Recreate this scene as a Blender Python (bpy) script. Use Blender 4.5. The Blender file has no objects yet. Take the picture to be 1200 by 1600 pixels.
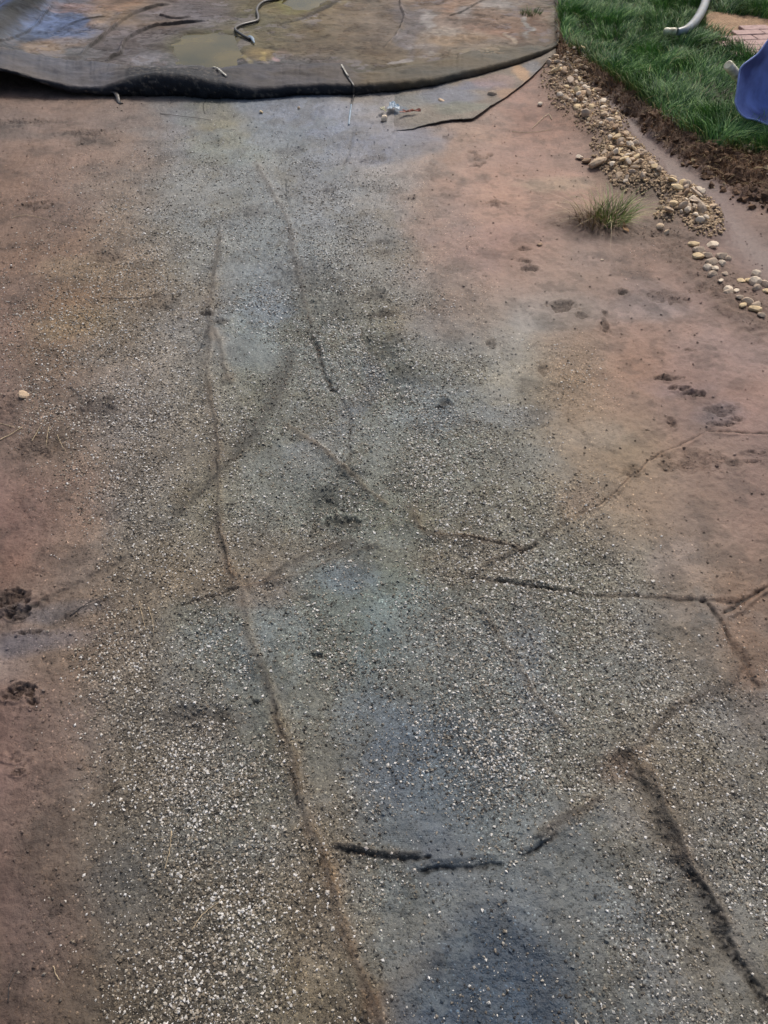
import bpy, bmesh, math, random
import numpy as np
from mathutils import Vector, Matrix

# ------------------------------------------------------------------ camera, sky, sun, exposure
H = 1.6                      # eye height of the photographer
PITCH = math.radians(47.0)   # looking down from the horizontal
F = 1180.0                   # focal length for a 1200 px wide picture
scene = bpy.context.scene
cam_d = bpy.data.cameras.new('camera'); cam = bpy.data.objects.new('camera', cam_d)
scene.collection.objects.link(cam); scene.camera = cam
cam.location = (0, 0, H); cam.rotation_euler = (math.pi/2 - PITCH, 0, 0)
cam_d.sensor_fit = 'HORIZONTAL'; cam_d.angle = 2*math.atan(600/F)
cam_d.clip_start = 0.02; cam_d.clip_end = 2000

SUN_EL, SUN_AZ = math.radians(52), math.radians(20)     # azimuth from +Y towards +X
w = bpy.data.worlds.new('World'); scene.world = w; w.use_nodes = True
nt = w.node_tree; sky = nt.nodes.new('ShaderNodeTexSky'); sky.sky_type = 'NISHITA'
sky.sun_disc = False; sky.sun_elevation = SUN_EL; sky.sun_rotation = SUN_AZ
sky.air_density = 1.0; sky.dust_density = 6.0; sky.ozone_density = 1.0
bg = nt.nodes['Background']; bg.inputs['Strength'].default_value = 0.10
nt.links.new(sky.outputs[0], bg.inputs['Color'])
sl = bpy.data.lights.new('sun', 'SUN'); sl.energy = 1.5; sl.angle = math.radians(14); sl.color = (1, .95, .88)
so = bpy.data.objects.new('sun', sl); scene.collection.objects.link(so)
sd = Vector((math.cos(SUN_EL)*math.sin(SUN_AZ), math.cos(SUN_EL)*math.cos(SUN_AZ), math.sin(SUN_EL)))
so.rotation_euler = sd.to_track_quat('Z', 'Y').to_euler(); so.location = (0, 0, 20)
vs = scene.view_settings; vs.view_transform = 'Standard'; vs.look = 'None'; vs.gamma = 1
vs.exposure = 0.45

# ------------------------------------------------------------------ survey: picture measurements -> ground positions
rng = np.random.default_rng(7); random.seed(7)
sP, cP = math.sin(PITCH), math.cos(PITCH)
def at(px, py, z=0.0):
    """ground position (height z) of a measured point"""
    a, b = (px-600)/F, (800-py)/F
    d = np.array([a, cP + b*sP, -sP + b*cP])
    t = (z - H)/d[2]
    return np.array([d[0]*t, d[1]*t, z])
def at_y(px, py, Y):
    a, b = (px-600)/F, (800-py)/F
    d = np.array([a, cP + b*sP, -sP + b*cP]); t = Y/d[1]
    return np.array([d[0]*t, Y, H + d[2]*t])
def uv(X, Y, z=0.0):
    """lattice coordinates of a ground position, in the units of the survey"""
    dz = z - H
    dep = Y*cP - dz*sP
    up = Y*sP + dz*cP
    dep = np.maximum(dep, .05)
    return 600 + F*X/dep, 800 - F*up/dep

# ------------------------------------------------------------------ noise
def _hash(ix, iy, seed):
    h = (ix.astype(np.int64)*374761393 + iy.astype(np.int64)*668265263 + seed*1442695041) & 0xffffffff
    h = ((h ^ (h >> 13))*1274126177) & 0xffffffff
    return ((h ^ (h >> 16)) & 0xffff)/65535.0
def vnoise(x, y, seed=0):
    ix, iy = np.floor(x), np.floor(y); fx, fy = x-ix, y-iy
    fx = fx*fx*fx*(fx*(fx*6-15)+10); fy = fy*fy*fy*(fy*(fy*6-15)+10)
    ix = ix.astype(np.int64); iy = iy.astype(np.int64)
    a, b = _hash(ix, iy, seed), _hash(ix+1, iy, seed); c, d = _hash(ix, iy+1, seed), _hash(ix+1, iy+1, seed)
    return (a+(b-a)*fx)*(1-fy) + (c+(d-c)*fx)*fy
def fbm(x, y, freq, octv=4, seed=0, gain=.5):
    s = 0; amp = 1; tot = 0
    for o in range(octv):
        cs, sn = math.cos(.6*o+.3), math.sin(.6*o+.3)
        s = s + amp*(vnoise((x*cs-y*sn)*freq+o*17.3, (x*sn+y*cs)*freq+o*9.1, seed+o*31)-.5)*2
        tot += amp; amp *= gain; freq *= 2.07
    return s/tot
def sstep(a, b, x):
    t = np.clip((x-a)/(b-a), 0, 1); return t*t*(3-2*t)
def lin(c):
    c = np.asarray(c, float)/255.0
    return np.where(c <= .04045, c/12.92, ((c+.055)/1.055)**2.4)
def lattice(T, u, v):
    """smooth interpolation in a survey table with 100-unit cells"""
    T = np.asarray(T, float); n, m = T.shape[:2]
    x = np.clip(u/100, 0, m-1.001); y = np.clip(v/100, 0, n-1.001)
    ix, iy = np.floor(x).astype(int), np.floor(y).astype(int); fx, fy = x-ix, y-iy
    fx = .5*fx+.5*fx*fx*(3-2*fx); fy = .5*fy+.5*fy*fy*(3-2*fy)
    if T.ndim == 3: fx, fy = fx[..., None], fy[..., None]
    return (T[iy, ix]*(1-fx)+T[iy, ix+1]*fx)*(1-fy) + (T[iy+1, ix]*(1-fx)+T[iy+1, ix+1]*fx)*fy
def pdist(X, Y, pts, wid=None):
    """distance to a polyline on the ground, its parameter (0..1) and side"""
    best = np.full(X.shape, 1e9); par = np.zeros(X.shape); side = np.zeros(X.shape); wd = np.zeros(X.shape)
    n = len(pts)-1
    for i in range(n):
        a, b = pts[i], pts[i+1]; dx, dy = b[0]-a[0], b[1]-a[1]; L = dx*dx+dy*dy+1e-12
        t = np.clip(((X-a[0])*dx+(Y-a[1])*dy)/L, 0, 1)
        qx, qy = X-(a[0]+t*dx), Y-(a[1]+t*dy); d = np.sqrt(qx*qx+qy*qy); m = d < best
        best = np.where(m, d, best); par = np.where(m, (i+t)/n, par)
        side = np.where(m, np.sign(dx*(Y-a[1])-dy*(X-a[0])), side)
        if wid is not None: wd = np.where(m, wid[i]+(wid[i+1]-wid[i])*t, wd)
    return best, par, side, wd
def near(X, Y, pts, pad):
    xs = [p[0] for p in pts]; ys = [p[1] for p in pts]
    return (X > min(xs)-pad) & (X < max(xs)+pad) & (Y > min(ys)-pad) & (Y < max(ys)+pad)
def smooth_line(pts, it=2):
    pts = [np.array(p[:2], float) for p in pts]
    for _ in range(it):
        q = [pts[0]]
        for a, b in zip(pts[:-1], pts[1:]): q += [a*.75+b*.25, a*.25+b*.75]
        q.append(pts[-1]); pts = q
    return pts
def inpoly(x, y, poly):
    r = np.zeros(np.shape(x), bool); n = len(poly)
    for i in range(n):
        x1, y1 = poly[i][:2]; x2, y2 = poly[(i+1) % n][:2]
        c = ((y1 > y) != (y2 > y)) & (x < (x2-x1)*(y-y1)/((y2-y1)+1e-12)+x1)
        r ^= c
    return r

# ------------------------------------------------------------------ survey tables (colour of mud, fabric, stain at each lattice point)
D = lambda s: [[int(t[i:i+2], 16) for i in (0, 2, 4)] for t in s.split()]
#      x: 0      100    200    300    400    500    600    700    800    900    1000   1100   1200
COL = [D('6e5f55 70625a 706860 6c6a68 656a70 5a6270 76706e 8a786e 8c7468 6e5648 6a5448 6a5448 6a5448'),
       D('6e5f55 70625a 706860 6c6a68 656a70 5a6270 76706e 8a786e 86695d 6e5547 70584a 70584a 6a5448'),
       D('6e5f55 736459 776a62 6c6c70 656c74 5d6678 787274 8a7668 846a5e 7d6456 6e5a56 6a5546 665040'),
       D('735f50 76655a 776c62 747474 707274 6f7178 767476 8a7468 8e7566 8a7060 6e5f4c 776560 6b5648'),
       D('705f52 736252 786c5f 747370 6d7276 6b6d6f 736e6a 807066 8c7468 827268 7a6659 7c6860 7a685f'),
       D('705f55 7a6850 766958 726b68 64707a 656a69 6d6c65 78706a 857f76 847467 88756c 826f67 7d6960'),
       D('6c5c55 695c52 736c69 756e66 66675f 636869 626661 6a6e6c 787669 87765f 88705f 806c66 826c64'),
       D('736258 706459 706a68 736c62 60615a 66686a 666a6a 696c68 706e66 80725f 84765f 806c5e 78645c'),
       D('765f58 73645a 736e6a 6e6a5f 696a66 5f625c 66685f 676864 6e6b61 7a7062 807160 7a695c 766258'),
       D('69554b 695f58 706962 6c6258 695f55 5f6a6e 5f6a6a 64625a 6c6a62 6c6e6a 706e66 73665a 705f52'),
       D('786962 736659 6c6258 696a66 62696a 5f6462 5f6a6c 646666 666a6c 6c6c68 6e6c6a 6c645c 6e5c4e'),
       D('705c55 70625a 625c55 5f5c5a 62645f 626462 5a6269 64696a 62676a 696a66 6e6c68 6c6a6a 706968'),
       D('6c5850 6c5c52 625a50 5a5652 62625f 646462 525a66 505c6c 626668 696864 69625c 696662 706c69'),
       D('69564c 66584c 5a544c 5c5a56 62605c 69625a 555a5f 4e5664 5c6266 5f6266 696866 625e5a 686662'),
       D('625048 5f5246 58524a 55504a 5c5850 6c5f50 5f6262 555a5f 555c66 5c5f62 5c5f64 5f5c58 646260'),
       D('5c4e44 584c40 564e44 56504a 5f5c56 696054 5c5a56 48505c 414c5f 525454 5c5e62 5f5c5a 5f5c58'),
       D('5f4e44 554b3e 4b4438 504a41 5c5852 665e52 5f5448 3e485a 3e485c 505458 585a5e 5a5a5a 585858')]
COL = lin(np.array(COL))
R = lambda s: [float(x) for x in s.split()]
GRIT = np.array([R('0 0 0 0 0 0 0 0 0 0 0 0 0'), R('0 0 0 0 0 0 0 0 0 0 0 0 0'),
 R('0 0 .1 .2 .1 .1 0 0 0 0 0 0 0'), R('.1 .2 .35 .45 .5 .45 .3 0 0 0 0 0 0'),
 R('.2 .3 .45 .5 .45 .6 .45 .12 0 0 .1 0 0'), R('.2 .35 .55 .45 .4 .75 .7 .3 0 0 0 0 0'),
 R('.2 .45 .7 .5 .5 .6 .7 .6 .25 .3 0 0 0'), R('.1 .45 .85 .5 .45 .5 .7 .85 .5 .1 0 0 0'),
 R('0 .3 .8 .5 .5 .55 .5 .65 .75 .35 .1 0 0'), R('0 .1 .65 .55 .4 .35 .4 .5 .8 .7 .5 .15 0'),
 R('0 .2 .8 .5 .4 .65 .4 .55 .65 .8 .7 .3 .1'), R('0 .2 .85 .95 .5 .5 .4 .85 .7 .8 .8 .55 .4'),
 R('0 .15 .75 1 .65 .5 .3 .45 .95 .8 .5 .6 .5'), R('0 .1 .75 1 .75 .5 .4 .3 .55 .5 .55 .4 .8'),
 R('0 .15 .65 1 .95 .4 .35 .3 .35 .45 .55 .4 .5'), R('.05 .2 .7 1 .85 .4 .35 .25 .2 .45 .4 .4 .4'),
 R('.05 .25 1 1 .75 .45 .5 .25 .2 .35 .4 .4 .4')])
# how far the fabric shows through the mud
FAB = np.array([R('0 0 0 .2 .8 1 .8 .2 0 0 0 0 0')]*2 + [R('0 0 .2 .9 1 1 .9 .2 0 0 0 0 0'),
 R('0 0 .4 .9 1 1 .9 .1 0 0 0 0 0'), R('0 0 .4 .9 1 1 .9 .2 0 0 0 0 0'), R('0 0 .5 .9 1 1 1 .4 .1 0 0 0 0'),
 R('0 .2 .7 .9 1 1 1 .9 .4 .1 0 0 0'), R('0 .2 .8 .9 1 1 1 1 .8 .3 .1 0 0'), R('0 .1 .8 1 1 1 1 1 .9 .6 .3 .1 .1'),
 R('.1 .3 .7 1 1 1 1 1 1 .9 .6 .3 .2'), R('.3 .1 .6 1 1 1 1 1 1 1 .9 .6 .3'), R('0 .1 .7 1 1 1 1 1 1 1 1 .9 .6'),
 R('0 .1 .7 1 1 1 1 1 1 1 1 1 1'), R('0 .1 .7 1 1 1 1 1 1 1 1 1 1'), R('0 .1 .7 1 1 1 1 1 1 1 1 1 1'),
 R('0 .1 .6 1 1 1 1 1 1 1 1 1 1'), R('0 .1 .6 1 1 1 1 1 1 1 1 1 1')])

# stains, plus some painted shadow and bluish shading: x, y, rx, ry, colour, strength
STAIN_SHADE = [
 (345,195,45,38,'6c6a50',.8), (500,175,110,28,'5c6678',.5), (600,215,60,28,'525c72',.7), (360,235,45,25,'62706e',.5),
 (780,1490,95,75,'24384a',.92), (760,1580,110,50,'2a3e50',.85), (700,1180,110,55,'46545f',.75), (740,1230,70,60,'48565f',.6),  # bottom dark blue patches: shadow and wet stain painted as one ground colour
 (600,1110,60,30,'4e5a64',.5), (545,900,70,22,'56687a',.5), (640,930,70,35,'5c7072',.4), (690,610,90,22,'5c6a78',.4),
 (730,650,110,20,'607080',.4), (430,480,40,22,'5c6e80',.5), (560,600,20,60,'5e6c7e',.5), (430,440,40,50,'687480',.3),
 (120,500,60,18,'84704a',.5), (110,430,60,18,'7c6a4c',.4), (760,380,80,30,'90706a',.4), (660,330,40,40,'8a7262',.4),
 (800,560,50,60,'8a867a',.5), (850,490,60,30,'8a8680',.4), (880,560,60,30,'8a7258',.35), (960,820,50,18,'8a7c66',.5),
 (930,680,60,22,'8a7e6c',.5), (1070,880,36,30,'86766a',.5), (1130,560,80,40,'88706a',.4), (1010,490,70,22,'8a7c78',.5),
 (900,780,40,22,'8a6e58',.4), (1160,960,40,60,'7a5c44',.5), (1180,1040,30,30,'76583e',.5), (870,290,50,12,'8a785a',.5),
 (820,1010,28,60,'5c6878',.4), (860,1110,40,30,'606a78',.4), (350,1010,60,60,'5f6a6c',.5), (330,960,70,30,'626c6a',.4),
 (690,1310,90,26,'444f5a',.5), (640,1440,60,22,'6a6250',.4), (960,1190,26,20,'6a5848',.7), (600,860,90,25,'66655c',.5),
 (380,930,80,22,'6a5646',.4), (430,850,90,30,'665c4e',.4), (720,880,90,30,'6a5c4c',.4), (60,990,70,18,'5c5c6a',.6),
 (90,950,60,14,'55545c',.6), (10,1030,40,22,'84736a',.5), (60,1450,60,60,'6a5248',.4), (380,1370,60,40,'4c4436',.5),
 (330,1120,60,20,'4c4034',.5), (1000,1270,40,30,'6c665e',.3), (1090,1230,50,30,'625a50',.4), (500,1430,40,80,'6a6050',.3),
 (640,1060,50,30,'55564c',.5), (330,1500,60,40,'423c30',.4), (280,1590,80,40,'3a3226',.5), (170,640,70,26,'5c5048',.4),
 (1140,640,40,16,'665c62',.7), (1080,600,60,14,'746568',.4), (1010,460,60,14,'6a5a54',.4), (620,20,1,1,'000000',0),
 (60,205,70,10,'4f4640',.5), (140,212,40,8,'4a403a',.5), (20,180,60,14,'5e5048',.4), (300,180,40,12,'5c5a60',.4)]
# rough dark mud, footprints: x, y, rx, ry, depth (m), darkness
PRINT = [(55,322,22,7,.008,.6),(170,402,26,12,.006,.4),(250,470,30,14,.006,.35),(585,462,25,9,.008,.5),(597,492,22,7,.009,.7),
 (470,430,55,25,.005,.45),(520,480,50,22,.004,.35),(600,545,28,25,.006,.4),(630,590,32,20,.006,.4),(696,632,14,9,.012,.85),
 (535,815,32,9,.010,.65),(505,775,35,16,.006,.35),(880,477,22,8,.010,.7),(907,492,9,5,.008,.6),(945,510,6,11,.012,.75),
 (945,488,6,4,.01,.6),(974,457,9,5,.014,.8),(778,320,14,5,.008,.55),(748,248,12,4,.008,.6),(748,258,12,4,.008,.5),
 (740,240,7,3,.006,.6),(765,243,6,3,.006,.6),(820,408,10,4,.008,.7),(828,420,15,5,.01,.6),(822,390,12,3,.006,.5),
 (1062,606,18,5,.012,.7),(1085,614,16,6,.012,.75),(1040,590,9,4,.008,.6),(1050,658,7,9,.01,.6),(1130,640,26,10,.007,.5),
 (1130,662,22,4,.006,.5),(1078,546,10,2,.008,.6),(1180,708,14,4,.008,.6),(1160,722,20,3,.006,.4),(1150,655,12,4,.008,.5),
 (1050,590,22,4,.006,.5),(768,535,7,6,.006,.5),(850,575,9,10,.004,.45),(1035,465,35,10,.006,.35),(1110,455,30,8,.005,.4),
 (30,1085,26,13,.014,.7),(50,1102,14,8,.012,.6),(15,935,26,14,.012,.6),(30,960,20,9,.012,.6),(25,1185,18,9,.009,.5),
 (30,1210,9,6,.009,.5),(50,990,28,4,.008,.6),(480,315,8,3,.006,.5),(515,298,18,4,.006,.5),(575,250,30,5,.004,.35),
 (455,235,25,8,.004,.4),(585,245,14,3,.005,.5),(395,330,35,10,.004,.4),(600,378,16,4,.006,.4),(605,395,12,3,.006,.4),
 (550,740,26,9,.007,.5),(585,855,18,6,.006,.4),(495,1028,9,6,.009,.7),(480,935,10,4,.006,.5),(150,640,32,16,.006,.5),
 (60,700,30,20,.006,.4),(5,640,25,20,.006,.3),(85,130,60,6,.004,.3),(400,1100,6,5,.01,.5),(300,1115,60,14,.006,.45),
 (700,215,9,3,.006,.4),(640,310,14,4,.005,.5),(330,493,16,4,.010,.8),(345,503,14,4,.008,.7),(820,608,7,3,.004,.3),
 (1090,720,60,18,.004,.25),(985,735,20,10,.004,.25),(40,190,60,4,.006,.4),(130,208,30,5,.007,.5),(130,222,16,6,.007,.4)]
# creases of the fabric: points, half width (m), height (+ ridge, - groove), dark, rust
CREASE = [
 ([(348,335),(340,385),(333,430),(328,500),(325,590),(335,660),(340,740),(345,810),(352,850),(362,895),(378,930)], .012, .008, .35, .35),
 ([(345,365),(340,400),(333,435)], .009, -.012, .9, 0), ([(330,590),(334,640),(338,700),(338,745)], .008, -.009, .6, .3),
 ([(347,820),(352,850),(360,885),(366,905)], .008, -.012, .9, .5),
 ([(378,930),(388,1000),(415,1060),(440,1130),(462,1200),(490,1310),(520,1390),(550,1480),(580,1560),(600,1620)], .013, .009, .22, .8),
 ([(330,510),(345,545),(362,600)], .014, .006, .2, .5), ([(326,512),(312,545),(290,572)], .007, -.006, .6, 0),
 ([(425,1085),(432,1120),(445,1160)], .005, -.006, .5, .5), ([(455,1200),(465,1240),(470,1260)], .004, -.006, .7, .2),
 ([(487,525),(498,560),(512,595),(520,612)], .013, -.014, .9, 0), ([(520,612),(540,640),(548,670),(545,735)], .006, -.004, .45, .1),
 ([(442,662),(500,700),(545,738),(575,765),(604,790)], .009, .008, .5, .8), ([(445,664),(480,686),(520,716)], .003, -.005, .7, .2),
 ([(636,785),(655,812),(668,832),(740,842),(818,857)], .013, .010, .45, .9), ([(655,822),(740,845),(822,860)], .006, -.010, .95, .3),
 ([(1260,678),(1200,675),(1150,676),(1098,670)], .006, -.010, .85, .5), ([(1098,672),(1040,700),(985,745),(940,780),(900,805)], .0035, -.007, .75, .35),
 ([(900,805),(830,850),(780,873),(725,905)], .006, .006, .45, .3), ([(840,845),(815,860)], .006, -.01, .8, .2),
 ([(285,942),(330,932),(372,922)], .004, -.008, .9, .3), ([(372,922),(440,906),(500,886),(590,850)], .006, .004, .35, .35),
 ([(720,903),(800,910),(870,918),(950,928),(1040,932),(1100,935),(1165,948)], .0055, -.007, .65, .5),
 ([(770,905),(830,912),(880,920)], .006, -.008, .5, .2), ([(1100,935),(1118,955),(1140,990),(1168,1035),(1195,1072)], .007, -.011, .85, .4),
 ([(1260,885),(1205,915),(1165,940),(1130,964)], .005, -.012, .95, .3),
 ([(1168,1038),(1130,1078),(1060,1105),(1015,1150),(998,1180)], .010, .004, .3, .4),
 ([(985,1175),(1000,1200),(1018,1240),(1040,1280),(1062,1320)], .030, -.014, .75, .5),
 ([(1060,1315),(1085,1360),(1110,1400),(1140,1460),(1165,1505),(1200,1550),(1230,1600)], .022, -.018, .85, .4),
 ([(1012,1195),(1038,1255),(1075,1320),(1105,1380),(1150,1462)], .012, .011, 0, .3),
 ([(520,1327),(560,1329),(600,1333),(640,1338),(678,1342)], .006, -.013, .9, .25), ([(516,1320),(580,1324),(660,1331)], .006, .008, 0, .35),
 ([(645,1356),(700,1362),(745,1358),(785,1347)], .007, -.013, .75, 0), ([(808,1338),(840,1322),(870,1300)], .007, -.012, .75, .2),
 ([(835,1310),(870,1288),(905,1262),(945,1238)], .011, .008, .15, .8),
 ([(745,940),(775,990),(805,1040),(825,1075),(850,1115),(890,1150)], .008, .008, .62, .5),
 ([(462,540),(448,590),(415,660),(350,742),(270,812)], .036, .005, .62, .1),
 ([(398,250),(420,290),(448,330),(465,420),(487,525)], .016, .005, .25, .3), ([(445,280),(452,320)], .006, -.006, .5, 0),
 ([(548,205),(545,240),(535,262)], .008, -.006, .5, 0), ([(615,210),(590,220),(560,216)], .006, -.003, .3, 0),
 ([(-60,1000),(0,985),(50,955),(100,925),(160,890),(205,868)], .020, -.010, .3, 0), ([(-40,975),(10,965),(50,945),(75,935)], .007, -.010, .8, .2),
 ([(100,965),(140,950),(170,936),(200,925)], .006, .005, .4, 0), ([(272,810),(250,822),(225,824)], .003, -.004, .6, 0),
 ([(470,1395),(490,1370),(500,1345)], .006, -.006, .4, 0), ([(560,1600),(600,1545),(650,1510),(690,1490)], .022, .006, .15, .6),
 ([(410,910),(470,870),(560,840)], .014, .005, .2, .3), ([(300,200),(420,206),(590,207),(640,204)], .004, .004, .3, 0),
 ([(175,205),(150,215),(112,232)], .006, -.006, .6, 0), ([(0,198),(60,196),(165,205)], .005, -.006, .55, 0)]

# ------------------------------------------------------------------ the bank
BH = .062
foot_l = smooth_line([at(*p) for p in [(866,30),(864,98),(886,122),(918,144),(956,164),(992,192),(1022,222),(1050,246),(1080,270),(1110,296),(1150,325),(1200,352),(1280,395),(1450,480)]])
top_l = smooth_line([at(p[0], p[1], BH) for p in [(868,-60),(872,30),(882,70),(905,92),(935,110),(972,128),(1003,152),(1040,182),(1078,208),(1110,226),(1160,234),(1260,240),(1500,244)]])
foot_l = [np.array([foot_l[0][0]+1.5, 60.])]+[np.array([foot_l[0][0]+.4, foot_l[0][1]+2.5])]+foot_l+[np.array([8., -6.])]
top_l = [np.array([top_l[0][0]+1.7, 60.])]+[np.array([top_l[0][0]+.45, top_l[0][1]+2.5])]+top_l+[np.array([10., 1.5])]
bank_poly = foot_l + [np.array([400., -6.]), np.array([400., 60.])]
def bank_h(X, Y):
    df = pdist(X, Y, foot_l)[0]; dt = pdist(X, Y, top_l)[0]
    inside = inpoly(X, Y, bank_poly)
    tp = inpoly(X, Y, top_l + [np.array([400., 1.5]), np.array([400., 60.])])
    t = np.where(tp, 1.0, np.where(inside, df/(df+dt+1e-6), 0.0))
    return t, np.where(inside, 0.0, df)

BARE_P = [(1096,16),(1130,20),(1200,30),(1320,46),(1700,70),(1700,150),(1320,130),(1200,100),(1160,90),(1145,68),(1130,54),(1100,46)]
STONE_AREAS = [
 [(856,100),(905,102),(922,140),(965,180),(972,205),(930,214),(905,195),(878,172),(858,140)],
 [(945,212),(982,214),(1012,250),(1034,285),(1005,302),(975,296),(945,262),(936,232)],
 [(1012,284),(1040,294),(1082,298),(1110,328),(1114,362),(1092,368),(1066,342),(1038,345),(1048,312),(1020,298)]]
STONE_W = [[at(*p)[:2] for p in a] for a in STONE_AREAS]

def fields(X, Y):
    """height, colour, grit, wetness, roughness of the lower ground"""
    X = np.asarray(X, float); Y = np.asarray(Y, float)
    U, V = uv(X, Y)
    rs = np.clip(np.sqrt(X*X+Y*Y+H*H), 1.2, 40)/2.2
    wx = fbm(X, Y, 3.0, 4, 11)*.07*rs; wy = fbm(X, Y, 3.0, 4, 23)*.07*rs
    U2, V2 = uv(X+wx, Y+wy)
    col = lattice(COL, U2, V2); grit = lattice(GRIT, U2, V2); fab = lattice(FAB, U2, V2)
    SN = fbm(X, Y, 5.5, 5, 29)*1.6
    lum = col.mean(-1, keepdims=True); col = lum+(col-lum)*.85
    fb = np.clip(fab, 0, 1)[..., None]; col = col*((1-fb)*np.array([.93, .825, .765])+fb*np.array([1.0, 1.045, 1.0]))
    for (x, y, rx, ry, c, s) in STAIN_SHADE:
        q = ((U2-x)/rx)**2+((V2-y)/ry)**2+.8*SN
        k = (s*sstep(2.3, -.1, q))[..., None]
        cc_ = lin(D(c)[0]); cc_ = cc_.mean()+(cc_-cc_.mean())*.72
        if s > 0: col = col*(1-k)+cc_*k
    h = .012*fbm(X, Y, 1.3, 3, 3)+.006*fbm(X, Y, 5, 3, 5)
    rough = np.full(X.shape, .35); wet = .35+.25*fbm(X, Y, 2.2, 4, 41)+.25*fab
    # mud streaks and thin films of clay on everything
    n = fbm(X, Y, 9, 5, 61); n2 = fbm(X*1.0, Y*.55, 22, 4, 71)
    col = col*(1+.20*n[..., None]+.12*n2[..., None])
    hue = fbm(X, Y, 4.2, 4, 83)[..., None]
    col = col*(1+hue*np.array([.06, 0, -.08]))
    fl = sstep(.18, .5, fbm(X, Y, 7, 6, 87, .6))*(1-.6*fab); col = col*(1-.22*fl[..., None]); lt = sstep(.1, .45, fbm(X, Y*.8, 4.5, 5, 89)); col = col*(1+.14*lt[..., None])
    bl_ = sstep(.08, .30, fbm(X, Y*.8, 5.2, 6, 91, .62))*fab; k = (.42*bl_)[..., None]; col = col*(1-k)+col*np.array([.72, .62, .44])*k
    b2 = sstep(.10, .33, fbm(X, Y, 11, 6, 93, .62)); col = col*(1-.28*b2[..., None])
    b4 = sstep(.16, .34, fbm(X, Y*.9, 3.8, 6, 95, .6))*fab; b4 = b4*np.clip(1.25-grit*1.3, 0, 1); k = (.38*b4)[..., None]; col = col*(1-k)+lin([94, 104, 108])*k
    # grit forms drifts
    drift = fbm(X, Y, 5.5, 6, 97, .62); grit = np.clip(grit*(.97+(1.6-1.1*np.clip(grit, 0, 1))*drift)*(1-.5*b4), 0, 1.15)
    grit = np.where(grit < .03, 0, grit)
    for (x, y, rx, ry, dep, dk) in PRINT:
        c = at(x, y)[:2]; ex = abs(at(x+rx, y)[0]-c[0]); ey = abs(at(x, y-ry)[1]-at(x, y+ry)[1])/2
        m = (abs(X-c[0]) < 3*ex) & (abs(Y-c[1]) < 3*ey)
        if not m.any(): continue
        xx, yy = X[m], Y[m]
        q = ((xx-c[0])/ex)**2+((yy-c[1])/ey)**2+1.1*fbm(xx, yy, 22, 4, 131)+1.2*fbm(xx, yy, 60, 3, 137)
        k = sstep(1.5, .35, q)
        h[m] = h[m]-.9*dep*k+1.5*dep*np.abs(fbm(xx, yy, 55, 4, 141))*k+.35*dep*sstep(2.4, 1.4, q)*(1-k)
        col[m] = col[m]*(1-.85*(dk*k)[..., None]*np.array([.92, .97, 1.0]))
        rough[m] = np.maximum(rough[m], k); grit[m] *= (1-.6*k)
    ck = np.zeros(X.shape)
    for (pts, wd, ht, dk, ru) in CREASE:
        P = smooth_line([at(*p) for p in pts])
        m = near(X, Y, P, wd*5+.03)
        if not m.any(): continue
        xx, yy = X[m], Y[m]
        jx = xx+.007*fbm(xx, yy, 40, 4, 151)+.014*fbm(xx, yy, 7, 2, 153); jy = yy+.006*fbm(xx, yy, 28, 3, 152)+.012*fbm(xx, yy, 7, 2, 157)
        d, t, sd_, _ = pdist(jx, jy, P)
        e = np.minimum(1, np.minimum(t, 1-t)*7+.15)
        ww = wd*(1+.5*fbm(xx, yy, 13, 2, 161))
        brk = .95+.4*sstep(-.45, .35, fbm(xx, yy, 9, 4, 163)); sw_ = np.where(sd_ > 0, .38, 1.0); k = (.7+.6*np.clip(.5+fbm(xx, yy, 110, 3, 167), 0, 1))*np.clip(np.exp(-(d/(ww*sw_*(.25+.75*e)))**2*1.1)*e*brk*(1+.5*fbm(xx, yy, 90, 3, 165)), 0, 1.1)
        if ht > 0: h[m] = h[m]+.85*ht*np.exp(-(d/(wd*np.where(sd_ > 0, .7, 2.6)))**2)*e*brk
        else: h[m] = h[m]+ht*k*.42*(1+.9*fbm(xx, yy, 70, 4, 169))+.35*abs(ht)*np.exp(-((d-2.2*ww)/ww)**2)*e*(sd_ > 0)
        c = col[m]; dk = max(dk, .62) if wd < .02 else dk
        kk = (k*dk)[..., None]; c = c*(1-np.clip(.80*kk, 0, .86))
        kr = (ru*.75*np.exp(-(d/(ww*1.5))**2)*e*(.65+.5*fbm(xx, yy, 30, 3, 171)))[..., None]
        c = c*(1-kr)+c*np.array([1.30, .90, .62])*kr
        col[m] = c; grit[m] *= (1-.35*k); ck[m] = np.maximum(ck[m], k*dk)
    fields.ck = np.clip(ck, 0, 1)
    # footing: bank, drain strip, stone heaps
    t, dfo = bank_h(X, Y)
    tt = t+.18*fbm(X, Y, 9, 4, 181)*(t > .02)*(t < .98)
    bank = sstep(0, 1, tt)
    slope = (t > .01)*(t < .999)
    h = h+BH*bank+slope*(.034*fbm(X, Y, 16, 4, 191)+.026*fbm(X, Y, 45, 3, 193))*sstep(.02, .3, t)
    sc = lin([96, 72, 54]); lc = lin([44, 50, 30])
    k = (sstep(.05, .4, t))[..., None]; col = col*(1-k)+sc*(1+.45*fbm(X, Y, 26, 4, 201)[..., None])*k
    k = (sstep(.995, 1.0, t))[..., None]; col = col*(1-k)+lc*k
    Ub, Vb = uv(X, Y, BH); kb = ((t > .99) & inpoly(Ub+20*fbm(X, Y, 6, 3, 203), Vb+6*fbm(X, Y, 6, 3, 205), BARE_P))[..., None]*1.0; col = col*(1-kb)+lin([150, 122, 94])*(1+.3*fbm(X, Y, 20, 4, 209)[..., None])*kb
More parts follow.
